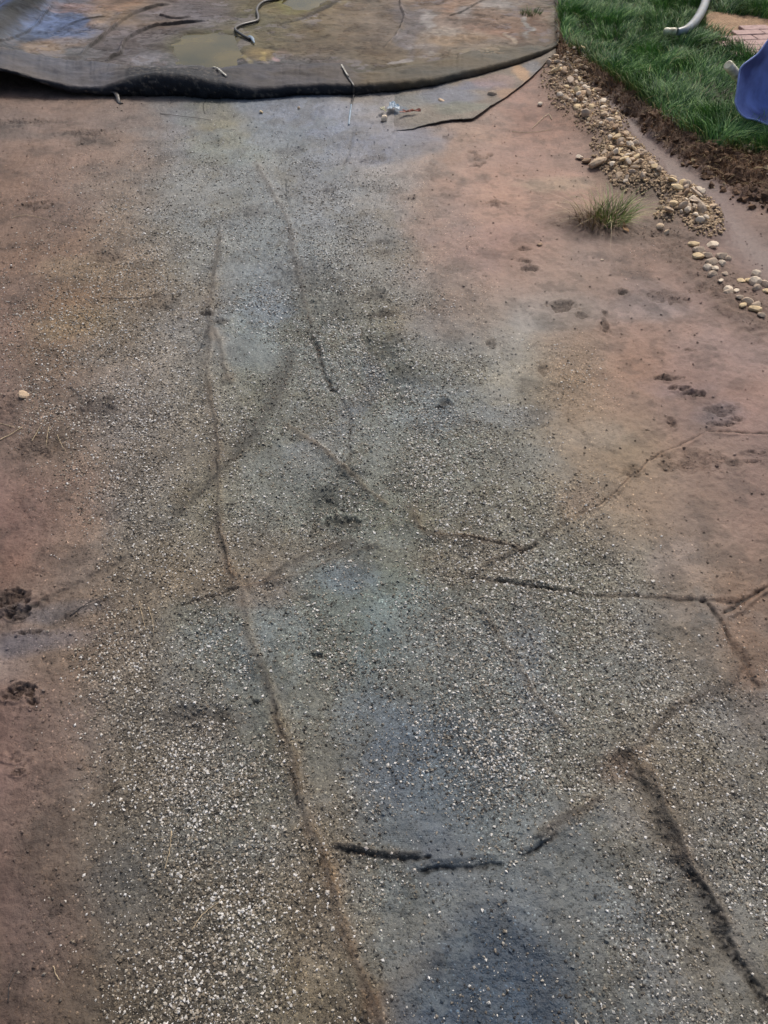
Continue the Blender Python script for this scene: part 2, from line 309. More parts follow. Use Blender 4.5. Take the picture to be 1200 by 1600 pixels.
    rough = np.maximum(rough, 1.0*sstep(.03, .3, t)); grit = grit*(1-sstep(0, .1, t))
    fab = fab*(1-sstep(0, .05, t))*sstep(.0, .25, dfo)
    wet = wet*(1-sstep(0, .3, t))
    # low spoil mounds where the stones lie
    for A in STONE_W:
        L = A+[A[0]]; m = near(X, Y, L, .5)
        if not m.any(): continue
        xx, yy = X[m], Y[m]; d = pdist(xx, yy, L)[0]; ins = inpoly(xx, yy, A); d = np.where(ins, -d, d)
        k = sstep(.12, -.08, d); h[m] += .045*k
        kc = (.7*k)[..., None]; col[m] = col[m]*(1-kc)+lin([104, 86, 66])*(1+.3*fbm(xx, yy, 40, 3, 207))[..., None]*kc
        rough[m] = np.maximum(rough[m], k)
    # channel of smooth silt between the stones and the bank
    P = smooth_line([at(*p) for p in [(935,150),(985,200),(1030,245),(1085,290),(1130,345),(1190,400),(1260,450)]])
    m = near(X, Y, P, .6); d = pdist(X[m], Y[m], P)[0]; k = np.exp(-(d/.13)**2)
    kk = (k*.75)[..., None]*(1-sstep(.1, .5, t[m]))[..., None]; col[m] = col[m]*(1-kk)+lin([100, 84, 80])*kk; h[m] -= .018*k; wet[m] = np.maximum(wet[m], .8*k)
    # dark spoil around the weed and the low stones
    P = [at(*p)[:2] for p in [(905,350),(970,360),(1040,375),(1090,420),(1140,455),(1180,500)]]
    m = near(X, Y, P, .6); d = pdist(X[m], Y[m], P)[0]+.05*fbm(X[m], Y[m], 12, 4, 221); k = sstep(.20, .02, d)
    kk = (.65*k)[..., None]; col[m] = col[m]*(1-kk)+lin([92, 74, 60])*kk; rough[m] = np.maximum(rough[m], .8*k); h[m] += .012*k*(1+.8*fbm(X[m], Y[m], 30, 3, 223))
    rel = .0030*fbm(X, Y, 60, 4, 231, .6)+.0045*fbm(X, Y, 26, 4, 233)*(rough+.15)
    h = h+rel*(.6+rough)
    return h, np.clip(col, .003, .9), grit, np.clip(wet, 0, 1), rough, fab, t

# ------------------------------------------------------------------ mesh helpers
COLL = scene.collection
def tag(o, label=None, cat=None, group=None, kind=None):
    if label: o['label'] = label
    if cat: o['category'] = cat
    if group: o['group'] = group
    if kind: o['kind'] = kind
    return o
def np_mesh(name, co, faces, mat, attrs=None, smooth=True, parent=None):
    """faces: (n,3) or (n,4) int array"""
    me = bpy.data.meshes.new(name); n = len(co); m, k = faces.shape
    me.vertices.add(n); me.vertices.foreach_set('co', np.ascontiguousarray(co, np.float32).ravel())
    me.loops.add(m*k); me.loops.foreach_set('vertex_index', np.ascontiguousarray(faces, np.int32).ravel())
    me.polygons.add(m); me.polygons.foreach_set('loop_start', np.arange(0, m*k, k, dtype=np.int32))
    try: me.polygons.foreach_set('loop_total', np.full(m, k, np.int32))
    except Exception: pass
    me.polygons.foreach_set('use_smooth', np.full(m, smooth))
    me.update(calc_edges=True)
    for an, (ty, arr) in (attrs or {}).items():
        a = me.attributes.new(an, ty, 'POINT')
        if ty == 'FLOAT_COLOR':
            c = np.ones((n, 4), np.float32); c[:, :3] = arr; a.data.foreach_set('color', c.ravel())
        else: a.data.foreach_set('value', np.ascontiguousarray(arr, np.float32).ravel())
    me.materials.append(mat)
    o = bpy.data.objects.new(name, me); COLL.objects.link(o)
    if parent is not None: o.parent = parent
    return o
def grid_faces(nr, nc, keep=None):
    i = np.arange(nr-1)[:, None]*nc+np.arange(nc-1)[None, :]
    f = np.stack([i, i+1, i+nc+1, i+nc], -1).reshape(-1, 4)
    if keep is not None: f = f[keep[f].any(1)]
    return f
def compact(co, faces, attrs):
    used = np.zeros(len(co), bool); used[faces.ravel()] = True
    idx = np.cumsum(used)-1
    return co[used], idx[faces], {k: (t, a[used]) for k, (t, a) in attrs.items()}
def empty(name, loc=(0, 0, 0), rz=0):
    o = bpy.data.objects.new(name, None); o.location = loc; o.rotation_euler = (0, 0, rz); o.empty_display_size = .05
    COLL.objects.link(o); return o
def tube(name, pts, rad, mat, parent=None, seg=10, flat=1.0, caps=True):
    pts = [Vector(p) for p in pts]; n = len(pts); rad = rad if hasattr(rad, '__len__') else [rad]*n
    bm = bmesh.new(); rings = []
    for i, p in enumerate(pts):
        tg = (pts[min(i+1, n-1)]-pts[max(i-1, 0)]).normalized()
        up = Vector((0, 0, 1)) if abs(tg.z) < .95 else Vector((0, 1, 0))
        s = tg.cross(up).normalized(); u = s.cross(tg)
        rings.append([bm.verts.new(p+s*math.cos(2*math.pi*k/seg)*rad[i]+u*math.sin(2*math.pi*k/seg)*rad[i]*flat) for k in range(seg)])
    for a, b in zip(rings[:-1], rings[1:]):
        for k in range(seg): bm.faces.new((a[k], a[(k+1) % seg], b[(k+1) % seg], b[k]))
    if caps: bm.faces.new(rings[0][::-1]); bm.faces.new(rings[-1])
    bmesh.ops.recalc_face_normals(bm, faces=bm.faces)
    me = bpy.data.meshes.new(name); bm.to_mesh(me); bm.free()
    for p in me.polygons: p.use_smooth = len(p.vertices) == 4
    me.materials.append(mat); o = bpy.data.objects.new(name, me); COLL.objects.link(o)
    if parent is not None: o.parent = parent
    return o
def curve_pts(pts, n=24):
    P = [Vector(p) for p in pts]; out = []
    m = len(P)-1
    for i in range(n+1):
        t = i/n*m; k = min(int(t), m-1); f = t-k
        p0, p1, p2, p3 = P[max(k-1, 0)], P[k], P[k+1], P[min(k+2, m)]
        out.append(.5*((2*p1)+(p2-p0)*f+(2*p0-5*p1+4*p2-p3)*f*f+(3*p1-p0-3*p2+p3)*f**3))
    return out

# ------------------------------------------------------------------ materials
def newmat(name):
    m = bpy.data.materials.new(name); m.use_nodes = True; N = m.node_tree
    return m, N, N.nodes['Principled BSDF']
def node(N, t, **k):
    n = N.nodes.new(t)
    for a, b in k.items(): setattr(n, a, b)
    return n
def math_(N, op, a, b=None, c=None, clamp=False):
    n = node(N, 'ShaderNodeMath', operation=op, use_clamp=clamp)
    for i, v in enumerate((a, b, c)):
        if v is None: continue
        if hasattr(v, 'is_output'): N.links.new(v, n.inputs[i])
        else: n.inputs[i].default_value = v
    return n.outputs[0]
def ground_mat(name, speck=1.0, gloss=1.0, spec=.4):
    m, N, B = newmat(name); L = N.links.new
    co = node(N, 'ShaderNodeNewGeometry').outputs['Position']
    col = node(N, 'ShaderNodeAttribute', attribute_name='col').outputs['Color']
    at_ = {k: node(N, 'ShaderNodeAttribute', attribute_name=k).outputs['Fac'] for k in ('grit', 'wet', 'rough')}
    def noise(sc, det=4, rg=.6):
        n = node(N, 'ShaderNodeTexNoise'); n.inputs['Scale'].default_value = sc; n.inputs['Detail'].default_value = det
        n.inputs['Roughness'].default_value = rg; L(co, n.inputs['Vector']); return n.outputs['Fac']
    n1, n2, n3 = noise(38, 5), noise(170, 4, .7), noise(620, 2)
    v = node(N, 'ShaderNodeTexVoronoi'); v.inputs['Scale'].default_value = 250; L(co, v.inputs['Vector'])
    sep = node(N, 'ShaderNodeSeparateColor'); L(v.outputs['Color'], sep.inputs[0])
    # grain brightness per cell: mostly mid, some dark, few white
    rmp = node(N, 'ShaderNodeValToRGB'); L(sep.outputs[0], rmp.inputs[0]); e = rmp.color_ramp
    e.elements[0].position = 0; e.elements[0].color = (.35, .33, .30, 1); e.elements[1].position = 1; e.elements[1].color = (3.4, 3.4, 3.3, 1)
    for p, c in ((.22, .55), (.5, .95), (.8, 1.25), (.93, 1.9)): x = e.elements.new(p); x.color = (c, c*.98, c*.94, 1)
    hit = math_(N, 'LESS_THAN', sep.outputs[1], math_(N, 'MULTIPLY', at_['grit'], 1.35*speck))
    a = math_(N, 'MULTIPLY_ADD', n1, .5, .75); b = math_(N, 'MULTIPLY_ADD', n2, .7, .65); c_ = math_(N, 'MULTIPLY_ADD', n3, .3, .85)
    s = math_(N, 'MULTIPLY', math_(N, 'MULTIPLY', a, b), c_)
    vm = node(N, 'ShaderNodeVectorMath', operation='SCALE'); L(col, vm.inputs[0]); L(s, vm.inputs['Scale'])
    mul = node(N, 'ShaderNodeMix', data_type='RGBA', blend_type='MULTIPLY'); L(vm.outputs[0], mul.inputs[6]); L(rmp.outputs[0], mul.inputs[7])
    L(math_(N, 'MULTIPLY', hit, .75), mul.inputs[0])
    L(mul.outputs[2], B.inputs['Base Color'])
    r = math_(N, 'MULTIPLY_ADD', at_['wet'], -.42*gloss, .80); r = math_(N, 'MULTIPLY_ADD', n2, .25, math_(N, 'SUBTRACT', r, .1)); r = math_(N, 'MULTIPLY_ADD', hit, .12, r, True)
    L(r, B.inputs['Roughness']); B.inputs['Specular IOR Level'].default_value = spec
    hgt = math_(N, 'ADD', math_(N, 'MULTIPLY', n1, math_(N, 'MULTIPLY_ADD', at_['rough'], 1.5, .25)), math_(N, 'MULTIPLY', n2, math_(N, 'MULTIPLY_ADD', at_['rough'], .55, .28)))
    hgt = math_(N, 'ADD', hgt, math_(N, 'MULTIPLY', math_(N, 'MULTIPLY', math_(N, 'SUBTRACT', .7, v.outputs['Distance']), hit), .35))
    bp = node(N, 'ShaderNodeBump'); bp.inputs['Strength'].default_value = .85; bp.inputs['Distance'].default_value = .006
    L(hgt, bp.inputs['Height']); L(bp.outputs[0], B.inputs['Normal'])
    return m
M_mud = ground_mat('mud'); M_fab = ground_mat('muddy_fabric', gloss=1.1); M_sheet = ground_mat('muddy_membrane', gloss=.8, spec=.14)
def attr_mat(name, rough=.8, bump=0, spec=.4, attr='col', nscale=60, namp=.4, trans=0):
    m, N, B = newmat(name); L = N.links.new
    col = node(N, 'ShaderNodeAttribute', attribute_name=attr).outputs['Color']
    co = node(N, 'ShaderNodeNewGeometry').outputs['Position']
    n = node(N, 'ShaderNodeTexNoise'); n.inputs['Scale'].default_value = nscale; n.inputs['Detail'].default_value = 5; L(co, n.inputs['Vector'])
    vm = node(N, 'ShaderNodeVectorMath', operation='SCALE'); L(col, vm.inputs[0]); L(math_(N, 'MULTIPLY_ADD', n.outputs['Fac'], 2*namp, 1-namp), vm.inputs['Scale'])
    L(vm.outputs[0], B.inputs['Base Color']); B.inputs['Roughness'].default_value = rough; B.inputs['Specular IOR Level'].default_value = spec
    if bump:
        bp = node(N, 'ShaderNodeBump'); bp.inputs['Strength'].default_value = .7; bp.inputs['Distance'].default_value = bump
        L(n.outputs['Fac'], bp.inputs['Height']); L(bp.outputs[0], B.inputs['Normal'])
    if trans: B.inputs['Subsurface Weight'].default_value = 0
    return m
def solid(name, c, rough=.6, nscale=30, namp=.25, bump=.001, spec=.5, dirt=None, metal=0):
    m, N, B = newmat(name); L = N.links.new
    co = node(N, 'ShaderNodeTexCoord').outputs['Object']
    n = node(N, 'ShaderNodeTexNoise'); n.inputs['Scale'].default_value = nscale; n.inputs['Detail'].default_value = 6; L(co, n.inputs['Vector'])
    c = lin(c); k = np.clip
    r = node(N, 'ShaderNodeValToRGB'); L(n.outputs['Fac'], r.inputs[0]); e = r.color_ramp.elements
    lo = k(c*(1-namp*1.6), 0, 1); hi = k(c*(1+namp), 0, 1)
    if dirt is not None: lo = lin(dirt)
    e[0].position = .36; e[0].color = (*lo, 1); e[1].position = .62; e[1].color = (*hi, 1)
    L(r.outputs[0], B.inputs['Base Color']); B.inputs['Roughness'].default_value = rough; B.inputs['Specular IOR Level'].default_value = spec
    B.inputs['Metallic'].default_value = metal
    if bump:
        bp = node(N, 'ShaderNodeBump'); bp.inputs['Strength'].default_value = .6; bp.inputs['Distance'].default_value = bump
        L(n.outputs['Fac'], bp.inputs['Height']); L(bp.outputs[0], B.inputs['Normal'])
    return m
M_stone = attr_mat('pale_stone', .85, .004, .3, nscale=70, namp=.35)
M_grit = attr_mat('grit', .6, 0, .5, nscale=300, namp=.2)
M_grass = attr_mat('grass', .55, 0, .35, nscale=20, namp=.25)
M_dry = attr_mat('dry_stalks', .8, 0, .3, nscale=60, namp=.3)
M_twig = solid('straw', (176, 158, 128), .7, 60, .25)
M_black = solid('black_plastic', (30, 32, 36), .35, 60, .3, .002, .5, (58, 54, 50))
M_pale = solid('pale_plastic', (190, 190, 180), .45, 40, .15, 0, .5, (120, 112, 98))
M_cream = solid('cream_plastic', (206, 204, 176), .4, 30, .1, 0, .5, (150, 144, 118))
M_pipe = solid('grey_plastic', (122, 132, 142), .32, 12, .12, .0005, .5, (118, 122, 120))
M_blue = solid('blue_painted_metal', (132, 150, 212), .25, 5, .15, .0005, .5, (88, 96, 148), 0)
M_bluerim = solid('pale_blue_rim', (140, 158, 214), .3, 20, .15, 0, .5)
M_paver = solid('pink_paver', (166, 140, 134), .8, 25, .12, .001, .3)
M_red = solid('rusty_scrap', (150, 96, 80), .7, 60, .3)
M_bluebit = solid('pale_blue_plastic', (120, 142, 160), .4, 50, .2)
M_leaf = solid('dry_leaf', (150, 116, 78), .7, 60, .3)
def water_mat():
    m, N, B = newmat('murky_water'); L = N.links.new
    co = node(N, 'ShaderNodeNewGeometry').outputs['Position']
    n = node(N, 'ShaderNodeTexNoise'); n.inputs['Scale'].default_value = 3; n.inputs['Detail'].default_value = 5; L(co, n.inputs['Vector'])
    r = node(N, 'ShaderNodeValToRGB'); L(n.outputs['Fac'], r.inputs[0]); e = r.color_ramp.elements
    e[0].position = .35; e[0].color = (*(.42*lin([86, 84, 44])), 1); e[1].position = .65; e[1].color = (*(.50*lin([126, 112, 60])), 1)
    L(r.outputs[0], B.inputs['Base Color']); B.inputs['Roughness'].default_value = .2; B.inputs['Specular IOR Level'].default_value = .1
    return m
M_water = water_mat()

# ------------------------------------------------------------------ ground sheet and fabric
def axis(inner, outer):
    return np.concatenate([-outer[::-1], inner, outer])
NR, NC = 1250, 940
vv = np.linspace(0, 1, NR)
# distance rows: finer near the viewer
th = np.linspace(math.radians(-8), math.radians(81.5), NR)         # equal steps of viewing angle: even detail over the ground
Yr = H*np.tan(th)
Yr = np.concatenate([[-300, -60, -12, -3, -1.2, -.6], Yr, [12.5, 15, 20, 30, 60, 150, 400]])
us = np.linspace(-1, 1, NC); us = np.concatenate([[-90, -25, -8, -3, -1.6, -1.25], us, [1.25, 1.6, 3, 8, 25, 90]])
half = .60*np.sqrt(np.maximum(Yr, 0)**2*1.05+H*H)+.12
GX = us[None, :]*half[:, None]; GY = np.repeat(Yr[:, None], len(us), 1)
shape = GX.shape
h, col, grit, wet, rough, fab, bt = fields(GX, GY)
CK = fields.ck
far = np.maximum(np.abs(GX)-9, np.abs(GY)-14) > 0
h = np.where(far, bt*BH, h)
fm = sstep(.25, .55, fab+.28*fbm(GX, GY, 8, 5, 301))
gz = h-.007*fm*(fab > .02)-.0
fz = h-.0045*(1-fm)+.0
A = lambda: {'col': ('FLOAT_COLOR', col.reshape(-1, 3)), 'grit': ('FLOAT', grit.ravel()), 'wet': ('FLOAT', wet.ravel()), 'rough': ('FLOAT', rough.ravel())}
co = np.stack([GX, GY, gz], -1).reshape(-1, 3)
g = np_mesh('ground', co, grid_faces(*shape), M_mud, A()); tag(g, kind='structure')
keep = ((fm > .02) & (np.abs(GX) < 6) & (GY > -1) & (GY < 7)).ravel()
co = np.stack([GX, GY, fz], -1).reshape(-1, 3)
f = grid_faces(*shape, keep=keep); co2, f2, at2 = compact(co, f, A())
geo = np_mesh('geotextile_sheet', co2, f2, M_fab, at2)
tag(geo, 'large blue grey fabric sheet creased under drifts of fine gravel and brown mud', 'ground sheet')

# fast height lookup on the ground
def height(x, y):
    x = np.atleast_1d(np.asarray(x, float)); y = np.atleast_1d(np.asarray(y, float))
    r = np.clip(np.searchsorted(Yr, y)-1, 0, len(Yr)-2); hy = np.interp(y, Yr, half)
    c = np.clip(np.searchsorted(us, x/hy)-1, 0, len(us)-2); fy = (y-Yr[r])/(Yr[r+1]-Yr[r]); fx = (x/hy-us[c])/(us[c+1]-us[c])
    Z = np.maximum(gz, np.where(fm > .02, fz, gz))
    return (Z[r, c]*(1-fx)+Z[r, c+1]*fx)*(1-fy)+(Z[r+1, c]*(1-fx)+Z[r+1, c+1]*fx)*fy
def lookup(arr, x, y):
    r = np.clip(np.searchsorted(Yr, y)-1, 0, len(Yr)-2); hy = np.interp(y, Yr, half)
    c = np.clip(np.searchsorted(us, x/hy)-1, 0, len(us)-2); return arr[r, c]
def gp(px, py, up=0.0):
    p = at(px, py); z = height(p[0], p[1])[0]; p = at(px, py, z); return (p[0], p[1], height(p[0], p[1])[0]+up)

# ------------------------------------------------------------------ grit
OCT = np.array([[1, 0, 0], [0, 1, 0], [-1, 0, 0], [0, -1, 0], [0, 0, 1], [0, 0, -1]], float)
OCF = np.array([[0, 1, 4], [1, 2, 4], [2, 3, 4], [3, 0, 4], [1, 0, 5], [2, 1, 5], [3, 2, 5], [0, 3, 5]])
def rots(n, r=rng):
    q = r.normal(size=(n, 4)); q /= np.linalg.norm(q, axis=1)[:, None]; a, b, c, d = q.T
    return np.stack([np.stack([1-2*(c*c+d*d), 2*(b*c-a*d), 2*(b*d+a*c)], -1), np.stack([2*(b*c+a*d), 1-2*(b*b+d*d), 2*(c*d-a*b)], -1),
                     np.stack([2*(b*d-a*c), 2*(c*d+a*b), 1-2*(b*b+c*c)], -1)], 1)
def crumbs(name, X, Y, Z, size, cols, mat, flatten=.7):
    n = len(X); S = size[:, None, None]*(.65+.7*rng.random((n, 6, 1)))*OCT[None]*(.7+.6*rng.random((n, 1, 3)))
    P = np.einsum('nij,nkj->nki', rots(n), S); P[:, :, 2] *= flatten
    P += np.stack([X, Y, Z+size*.35], -1)[:, None, :]
    Fc = (OCF[None]+(np.arange(n)*6)[:, None, None]).reshape(-1, 3)
    return np_mesh(name, P.reshape(-1, 3), Fc, mat, {'col': ('FLOAT_COLOR', np.repeat(cols, 6, 0))}, smooth=False)
def scatter_grit(n, y0, y1, smin, smax):
    # density thins smoothly with distance from the near heap
    u_ = rng.random(n); Y = y0+(y1-y0)*u_**1.35; hw = np.interp(Y, Yr, half)*.97; X = (rng.random(n)*2-1)*hw
    wgt = hw*u_**.35; wgt = wgt/wgt.max()*2.2; pm = np.interp(Y, [0, 1, 2, 3, 4.6, 5.2], [.95, .9, .62, .45, .4, 0])
    gd = lookup(grit, X, Y)
    k = rng.random(n) < np.clip(sstep(.02, .5, gd)*gd**1.2*pm, 0, 1)*np.clip(wgt, 0, 1); X, Y, gd = X[k], Y[k], gd[k]
    base = lookup(col, X, Y); m = len(X)
    s = smin*(smax/smin)**(rng.random(m)**(2.6-1.1*np.clip(gd, 0, 1)))
    t = rng.random(m)[:, None]
    t = np.clip(t+(.02+.13*np.interp(Y, [1, 3], [0, 1])+.08*sstep(.75, 1, gd))[:, None]*(t > .04), 0, 1)
    pal = np.where(t < .30, lin([52, 46, 38]), np.where(t < .62, lin([122, 111, 94]), np.where(t < .82, lin([164, 156, 142]), np.where(t < .965, lin([212, 208, 200]), lin([226, 224, 220])))))
    c = .72*pal+.28*base*np.where(t < .3, .6, 1.3)
    c = c*(.85+.3*rng.random((m, 1)))
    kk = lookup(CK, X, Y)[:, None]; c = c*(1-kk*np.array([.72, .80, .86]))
    return X, Y, s, c
X, Y, s, c = scatter_grit(2200000, -.1, 5.2, .0010, .0041); s = s*np.interp(Y, [1, 4], [1, 1.3])
print('grit', len(X))
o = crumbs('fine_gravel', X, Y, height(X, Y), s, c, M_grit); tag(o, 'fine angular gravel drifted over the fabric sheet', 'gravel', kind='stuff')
# crumbs of wet soil on the mud
n = 90000; Y = .05+5.2*rng.random(n)**1.2; X = (rng.random(n)*2-1)*np.interp(Y, Yr, half)*.97
rr = lookup(rough, X, Y); g_ = lookup(grit, X, Y); k = rng.random(n) < (.10+1.3*np.clip(rr-.35, 0, 1)); X, Y = X[k], Y[k]
c = lookup(col, X, Y)*(.75+.6*rng.random((len(X), 1)))
o = crumbs('soil_crumbs', X, Y, height(X, Y), .0012+.0045*rng.random(len(X))**3, c, M_grit); tag(o, 'small crumbs of soil strewn over the mud', 'soil', kind='stuff')

# ------------------------------------------------------------------ upper membrane sheet with rolled edge
SH = empty('membrane_sheet', (0, 0, 0)); tag(SH, 'wide muddy grey membrane across the top with its near edge rolled over', 'membrane sheet')
edge = [(-260,152),(-120,150),(0,147),(60,149),(120,151),(160,152),(200,151),(250,152),(300,154),(350,157),(390,158),(430,154),(480,151),(550,150),(620,145),(680,137),(740,122),(790,108),(830,95),(858,84),(872,76)]
back = [(-260,96),(-120,98),(0,100),(60,104),(120,110),(165,113),(215,116),(270,118),(330,119),(352,119),(385,114),(430,114),(480,114),(535,112),(560,122),(650,105),(740,86),(800,80),(840,77),(860,75),(873,71)]
rad = [.03,.03,.028,.022,.018,.022,.044,.060,.058,.046,.036,.030,.030,.030,.029,.027,.026,.022,.020,.013,.010]
lift = [.13,.115,.085,.055,.022,.008,0,0,0,0,0,0,0,0,0,0,0,0,0,0,0]
NS = 620
ex = np.linspace(-255, 871, NS)
def ip(tab, i): return np.interp(ex, [p[0] for p in tab], [p[i] for p in tab])
def sm(a, k=9):
    w_ = np.hanning(k+2)[1:-1]; w_ /= w_.sum(); return np.convolve(np.pad(a, k//2, 'edge'), w_, 'valid')
ey = sm(ip(edge, 1), 15); by = sm(ip(back, 1), 7); er = sm(np.interp(ex, [p[0] for p in edge], rad), 21); el = sm(np.interp(ex, [p[0] for p in edge], lift), 31)
E = np.array([at(a, b)[:2] for a, b in zip(ex, ey)]); Bk = np.array([at(a, b)[:2] for a, b in zip(ex, by)])
SHC = [D('505c78 6a7284 7e6e64 6c6468 6a644e 72694e 746a5e 98806f 8e8378 807a70'),
       D('56668a 6a7a96 84725f 6b686c 68664e 726952 72665a 8a7a70 8c7565 857565'),
       D('5a6474 6c7074 706c72 5f5c50 6c664e 6e6252 766a5e 887c6e 807264 7c7062'),
       D('60605f 65656a 606266 585c62 5a5e66 5e6068 66624f 6e6a5a 66645c 6c665c')]
SHC = lin(np.array(SHC))*np.array([.62, .60, .57])
S_STAIN_SHADE = [(100,55,60,22,'5a6e96',.8),(40,62,40,14,'647898',.6),(130,22,50,8,'9c7a66',.7),(150,40,22,18,'9c8468',.8),(70,88,40,10,'9c8468',.8),(110,75,40,7,'a08c76',.7),
 (40,22,22,14,'1e2628',.95),(15,42,18,14,'1e2628',.95),(65,5,20,9,'1e2628',.9),(180,15,40,10,'86684e',.7),(240,90,40,10,'8a8a92',.6),(225,60,50,10,'5c5a62',.5),  # near-black entries: wet, shaded near side of the corner fold painted in
 (320,78,50,24,'606034',.7),(400,92,24,14,'9a8456',.8),(400,100,6,12,'c0ac70',.7),(372,98,5,12,'b8a870',.6),(425,103,8,5,'c0a0a0',.7),(440,85,16,8,'8a746c',.5),
 (470,12,30,14,'7c7a3c',.9),(430,15,20,12,'7c7050',.6),(550,85,90,22,'6a5e4a',.5),(560,30,50,20,'766450',.5),(630,50,16,40,'62626c',.7),(655,40,10,18,'a8a8a8',.6),
 (690,20,16,12,'a07c60',.6),(720,25,20,10,'a8a8a8',.6),(690,55,30,8,'b0a69a',.6),(760,50,40,10,'94705c',.6),(800,60,12,14,'7a5844',.8),(832,50,10,12,'7a5844',.8),(816,45,5,14,'a8b0b0',.7),(798,65,5,12,'c8b8a0',.8),
 (770,10,30,10,'9a9c9c',.6),(710,70,40,8,'a88a66',.5),(650,80,30,6,'9c9a9c',.7),(610,98,20,4,'b4b0b0',.6),(760,90,50,8,'8a8068',.6),(290,25,60,12,'6a6870',.5),(860,30,10,40,'8a8a7c',.6)]
FOLD = [([(-60,140),(-20,118),(10,104)], .03, .02), ([(128,96),(150,78),(175,58),(195,42),(215,28),(240,20),(268,13)], .018, .022), ([(168,108),(185,96),(194,84),(200,72),(222,56),(255,46),(330,40)], .018, .022),
        ([(250,32),(275,38),(300,34)], .015, .014), ([(620,-5),(632,25),(625,55),(600,82)], .02, .013), ([(700,35),(735,20),(770,-6)], .015, .012), ([(90,60),(120,42),(170,34)], .012, .011), ([(300,112),(330,98),(350,70)], .012, .011), ([(0,92),(30,72),(60,50),(85,20)], .014, .013), ([(-60,110),(0,55),(35,28),(80,-12),(120,-40)], .17, .105), ([(560,-10),(520,20),(480,40),(440,48)], .12, .012)]
FOLDW = [(smooth_line([at(*p) for p in pts]), a, b) for pts, a, b in FOLD]
PUD = [[(262,72),(290,55),(340,50),(375,60),(382,85),(372,108),(330,112),(280,108),(262,95)], [(425,-20),(520,-25),(516,5),(490,22),(455,20),(432,8)]]
PUDW = [[at(a, b, .012)[:2] for a, b in p] for p in PUD]
def sheet_fields(X, Y):
    wx = fbm(X, Y, 2.5, 4, 401)*.16; wy = fbm(X, Y, 2.5, 4, 402)*.22
    U, V = uv(X+wx, Y+wy); c = lattice(SHC, U, np.clip(V*2.6, 0, 300))
    for (x, y, rx, ry, cc, s) in S_STAIN_SHADE:
        q = ((U-x)/rx)**2+((V-y)/ry)**2; k = (s*.8*sstep(1.9, .2, q+.7*fbm(X, Y, 7, 5, 409)))[..., None]; c = c*(1-k)+.68*lin(D(cc)[0])*k
    st = fbm(X*.6, Y*1.0, 10, 5, 411); sp = sstep(.12, .3, fbm(X, Y, 13, 5, 413))*sstep(-.1, .3, fbm(X, Y, 3, 2, 414))
    c = c*np.clip(1+.62*st[..., None]+.4*fbm(X, Y, 28, 4, 412)[..., None], .3, 2); k = (.5*sp)[..., None]; c = c*(1-k)+lin([128, 124, 126])*k
    z = .014+.012*fbm(X, Y, 2.2, 3, 421)+.006*fbm(X, Y, 9, 4, 423)
    rg = .3+.4*sp
    for P, wd, ht in FOLDW:
        m = near(X, Y, P, wd*3)
        if not m.any(): continue
        xx, yy = X[m], Y[m]; d, t, sd_, _ = pdist(xx+.02*fbm(xx, yy, 5, 3, 431), yy+.02*fbm(xx, yy, 5, 3, 432), P); e = np.minimum(1, np.minimum(t, 1-t)*8)
        if ht > .1:  # corner fold: shaded near side and bluish far side painted into the colour
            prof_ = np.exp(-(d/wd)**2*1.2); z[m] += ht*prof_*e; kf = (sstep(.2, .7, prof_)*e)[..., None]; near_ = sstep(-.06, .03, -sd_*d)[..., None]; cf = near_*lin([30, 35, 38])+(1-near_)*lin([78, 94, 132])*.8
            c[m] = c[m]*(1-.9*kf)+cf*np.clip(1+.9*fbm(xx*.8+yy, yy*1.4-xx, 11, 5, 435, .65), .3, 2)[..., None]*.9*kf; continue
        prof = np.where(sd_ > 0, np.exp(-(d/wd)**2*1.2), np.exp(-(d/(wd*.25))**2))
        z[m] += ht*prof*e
        k = (np.exp(-((d-wd*.25)/(wd*.42))**2)*(sd_ < 0)*e*(.7+.6*fbm(xx, yy, 9, 3, 437)))[..., None]; hl = (np.exp(-((d-wd*.35)/(wd*.3))**2)*(sd_ > 0)*e)[..., None]; c[m] = c[m]*(1+.35*hl)  # pale highlight and dark camera-side line of the fold painted into its colour
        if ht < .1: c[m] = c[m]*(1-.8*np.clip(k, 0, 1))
    cr = 1-np.abs(fbm(X+.03*st, Y, 6, 5, 443, .6))*5; cr = sstep(.55, 1, cr)*sstep(-.1, .25, fbm(X, Y, 2.5, 3, 445)); c = c*(1-.45*cr[..., None]); z = z-.004*cr
    fl_ = sstep(.1, .16, fbm(X, Y*.8, 9, 6, 447, .62)); c = c*(1-.25*fl_[..., None]*np.array([.8, 1, 1.15])); z = z+.003*fl_
    wet_ = np.clip(.55+.5*fbm(X, Y, 3, 3, 441)-.4*sp, 0, 1)
    for A_ in PUDW:
        L_ = A_+[A_[0]]; m = near(X, Y, L_, .5)
        if not m.any(): continue
        d = pdist(X[m], Y[m], L_)[0]; d = np.where(inpoly(X[m], Y[m], A_), -d, d)+.06*fbm(X[m], Y[m], 7, 4, 451)
        z[m] = z[m]*(1-sstep(.16, .0, d))+(.020-.03*sstep(.03, -.12, d))*sstep(.16, .0, d)
    return z, np.clip(c, .004, .9), wet_, rg
# back rows
tt = np.concatenate([np.linspace(0, 1, 560)**1.25*2.6, [2.9, 3.5, 4.5, 7, 12]])
dirv = np.stack([E[:, 0]*.13+.05*(ex > 600)*(ex-600)/270, np.ones(NS)], -1)
start = Bk*.5+E*.5                                             # the sheet runs on under the roll
SX = start[:, 0][None]+dirv[:, 0][None]*tt[:, None]; SY = start[:, 1][None]+tt[:, None]
sz, sc_, sw, sr = sheet_fields(SX, SY)
# keep above the mud beneath
sz = np.maximum(sz, 0)+np.maximum(0, .004)+.012
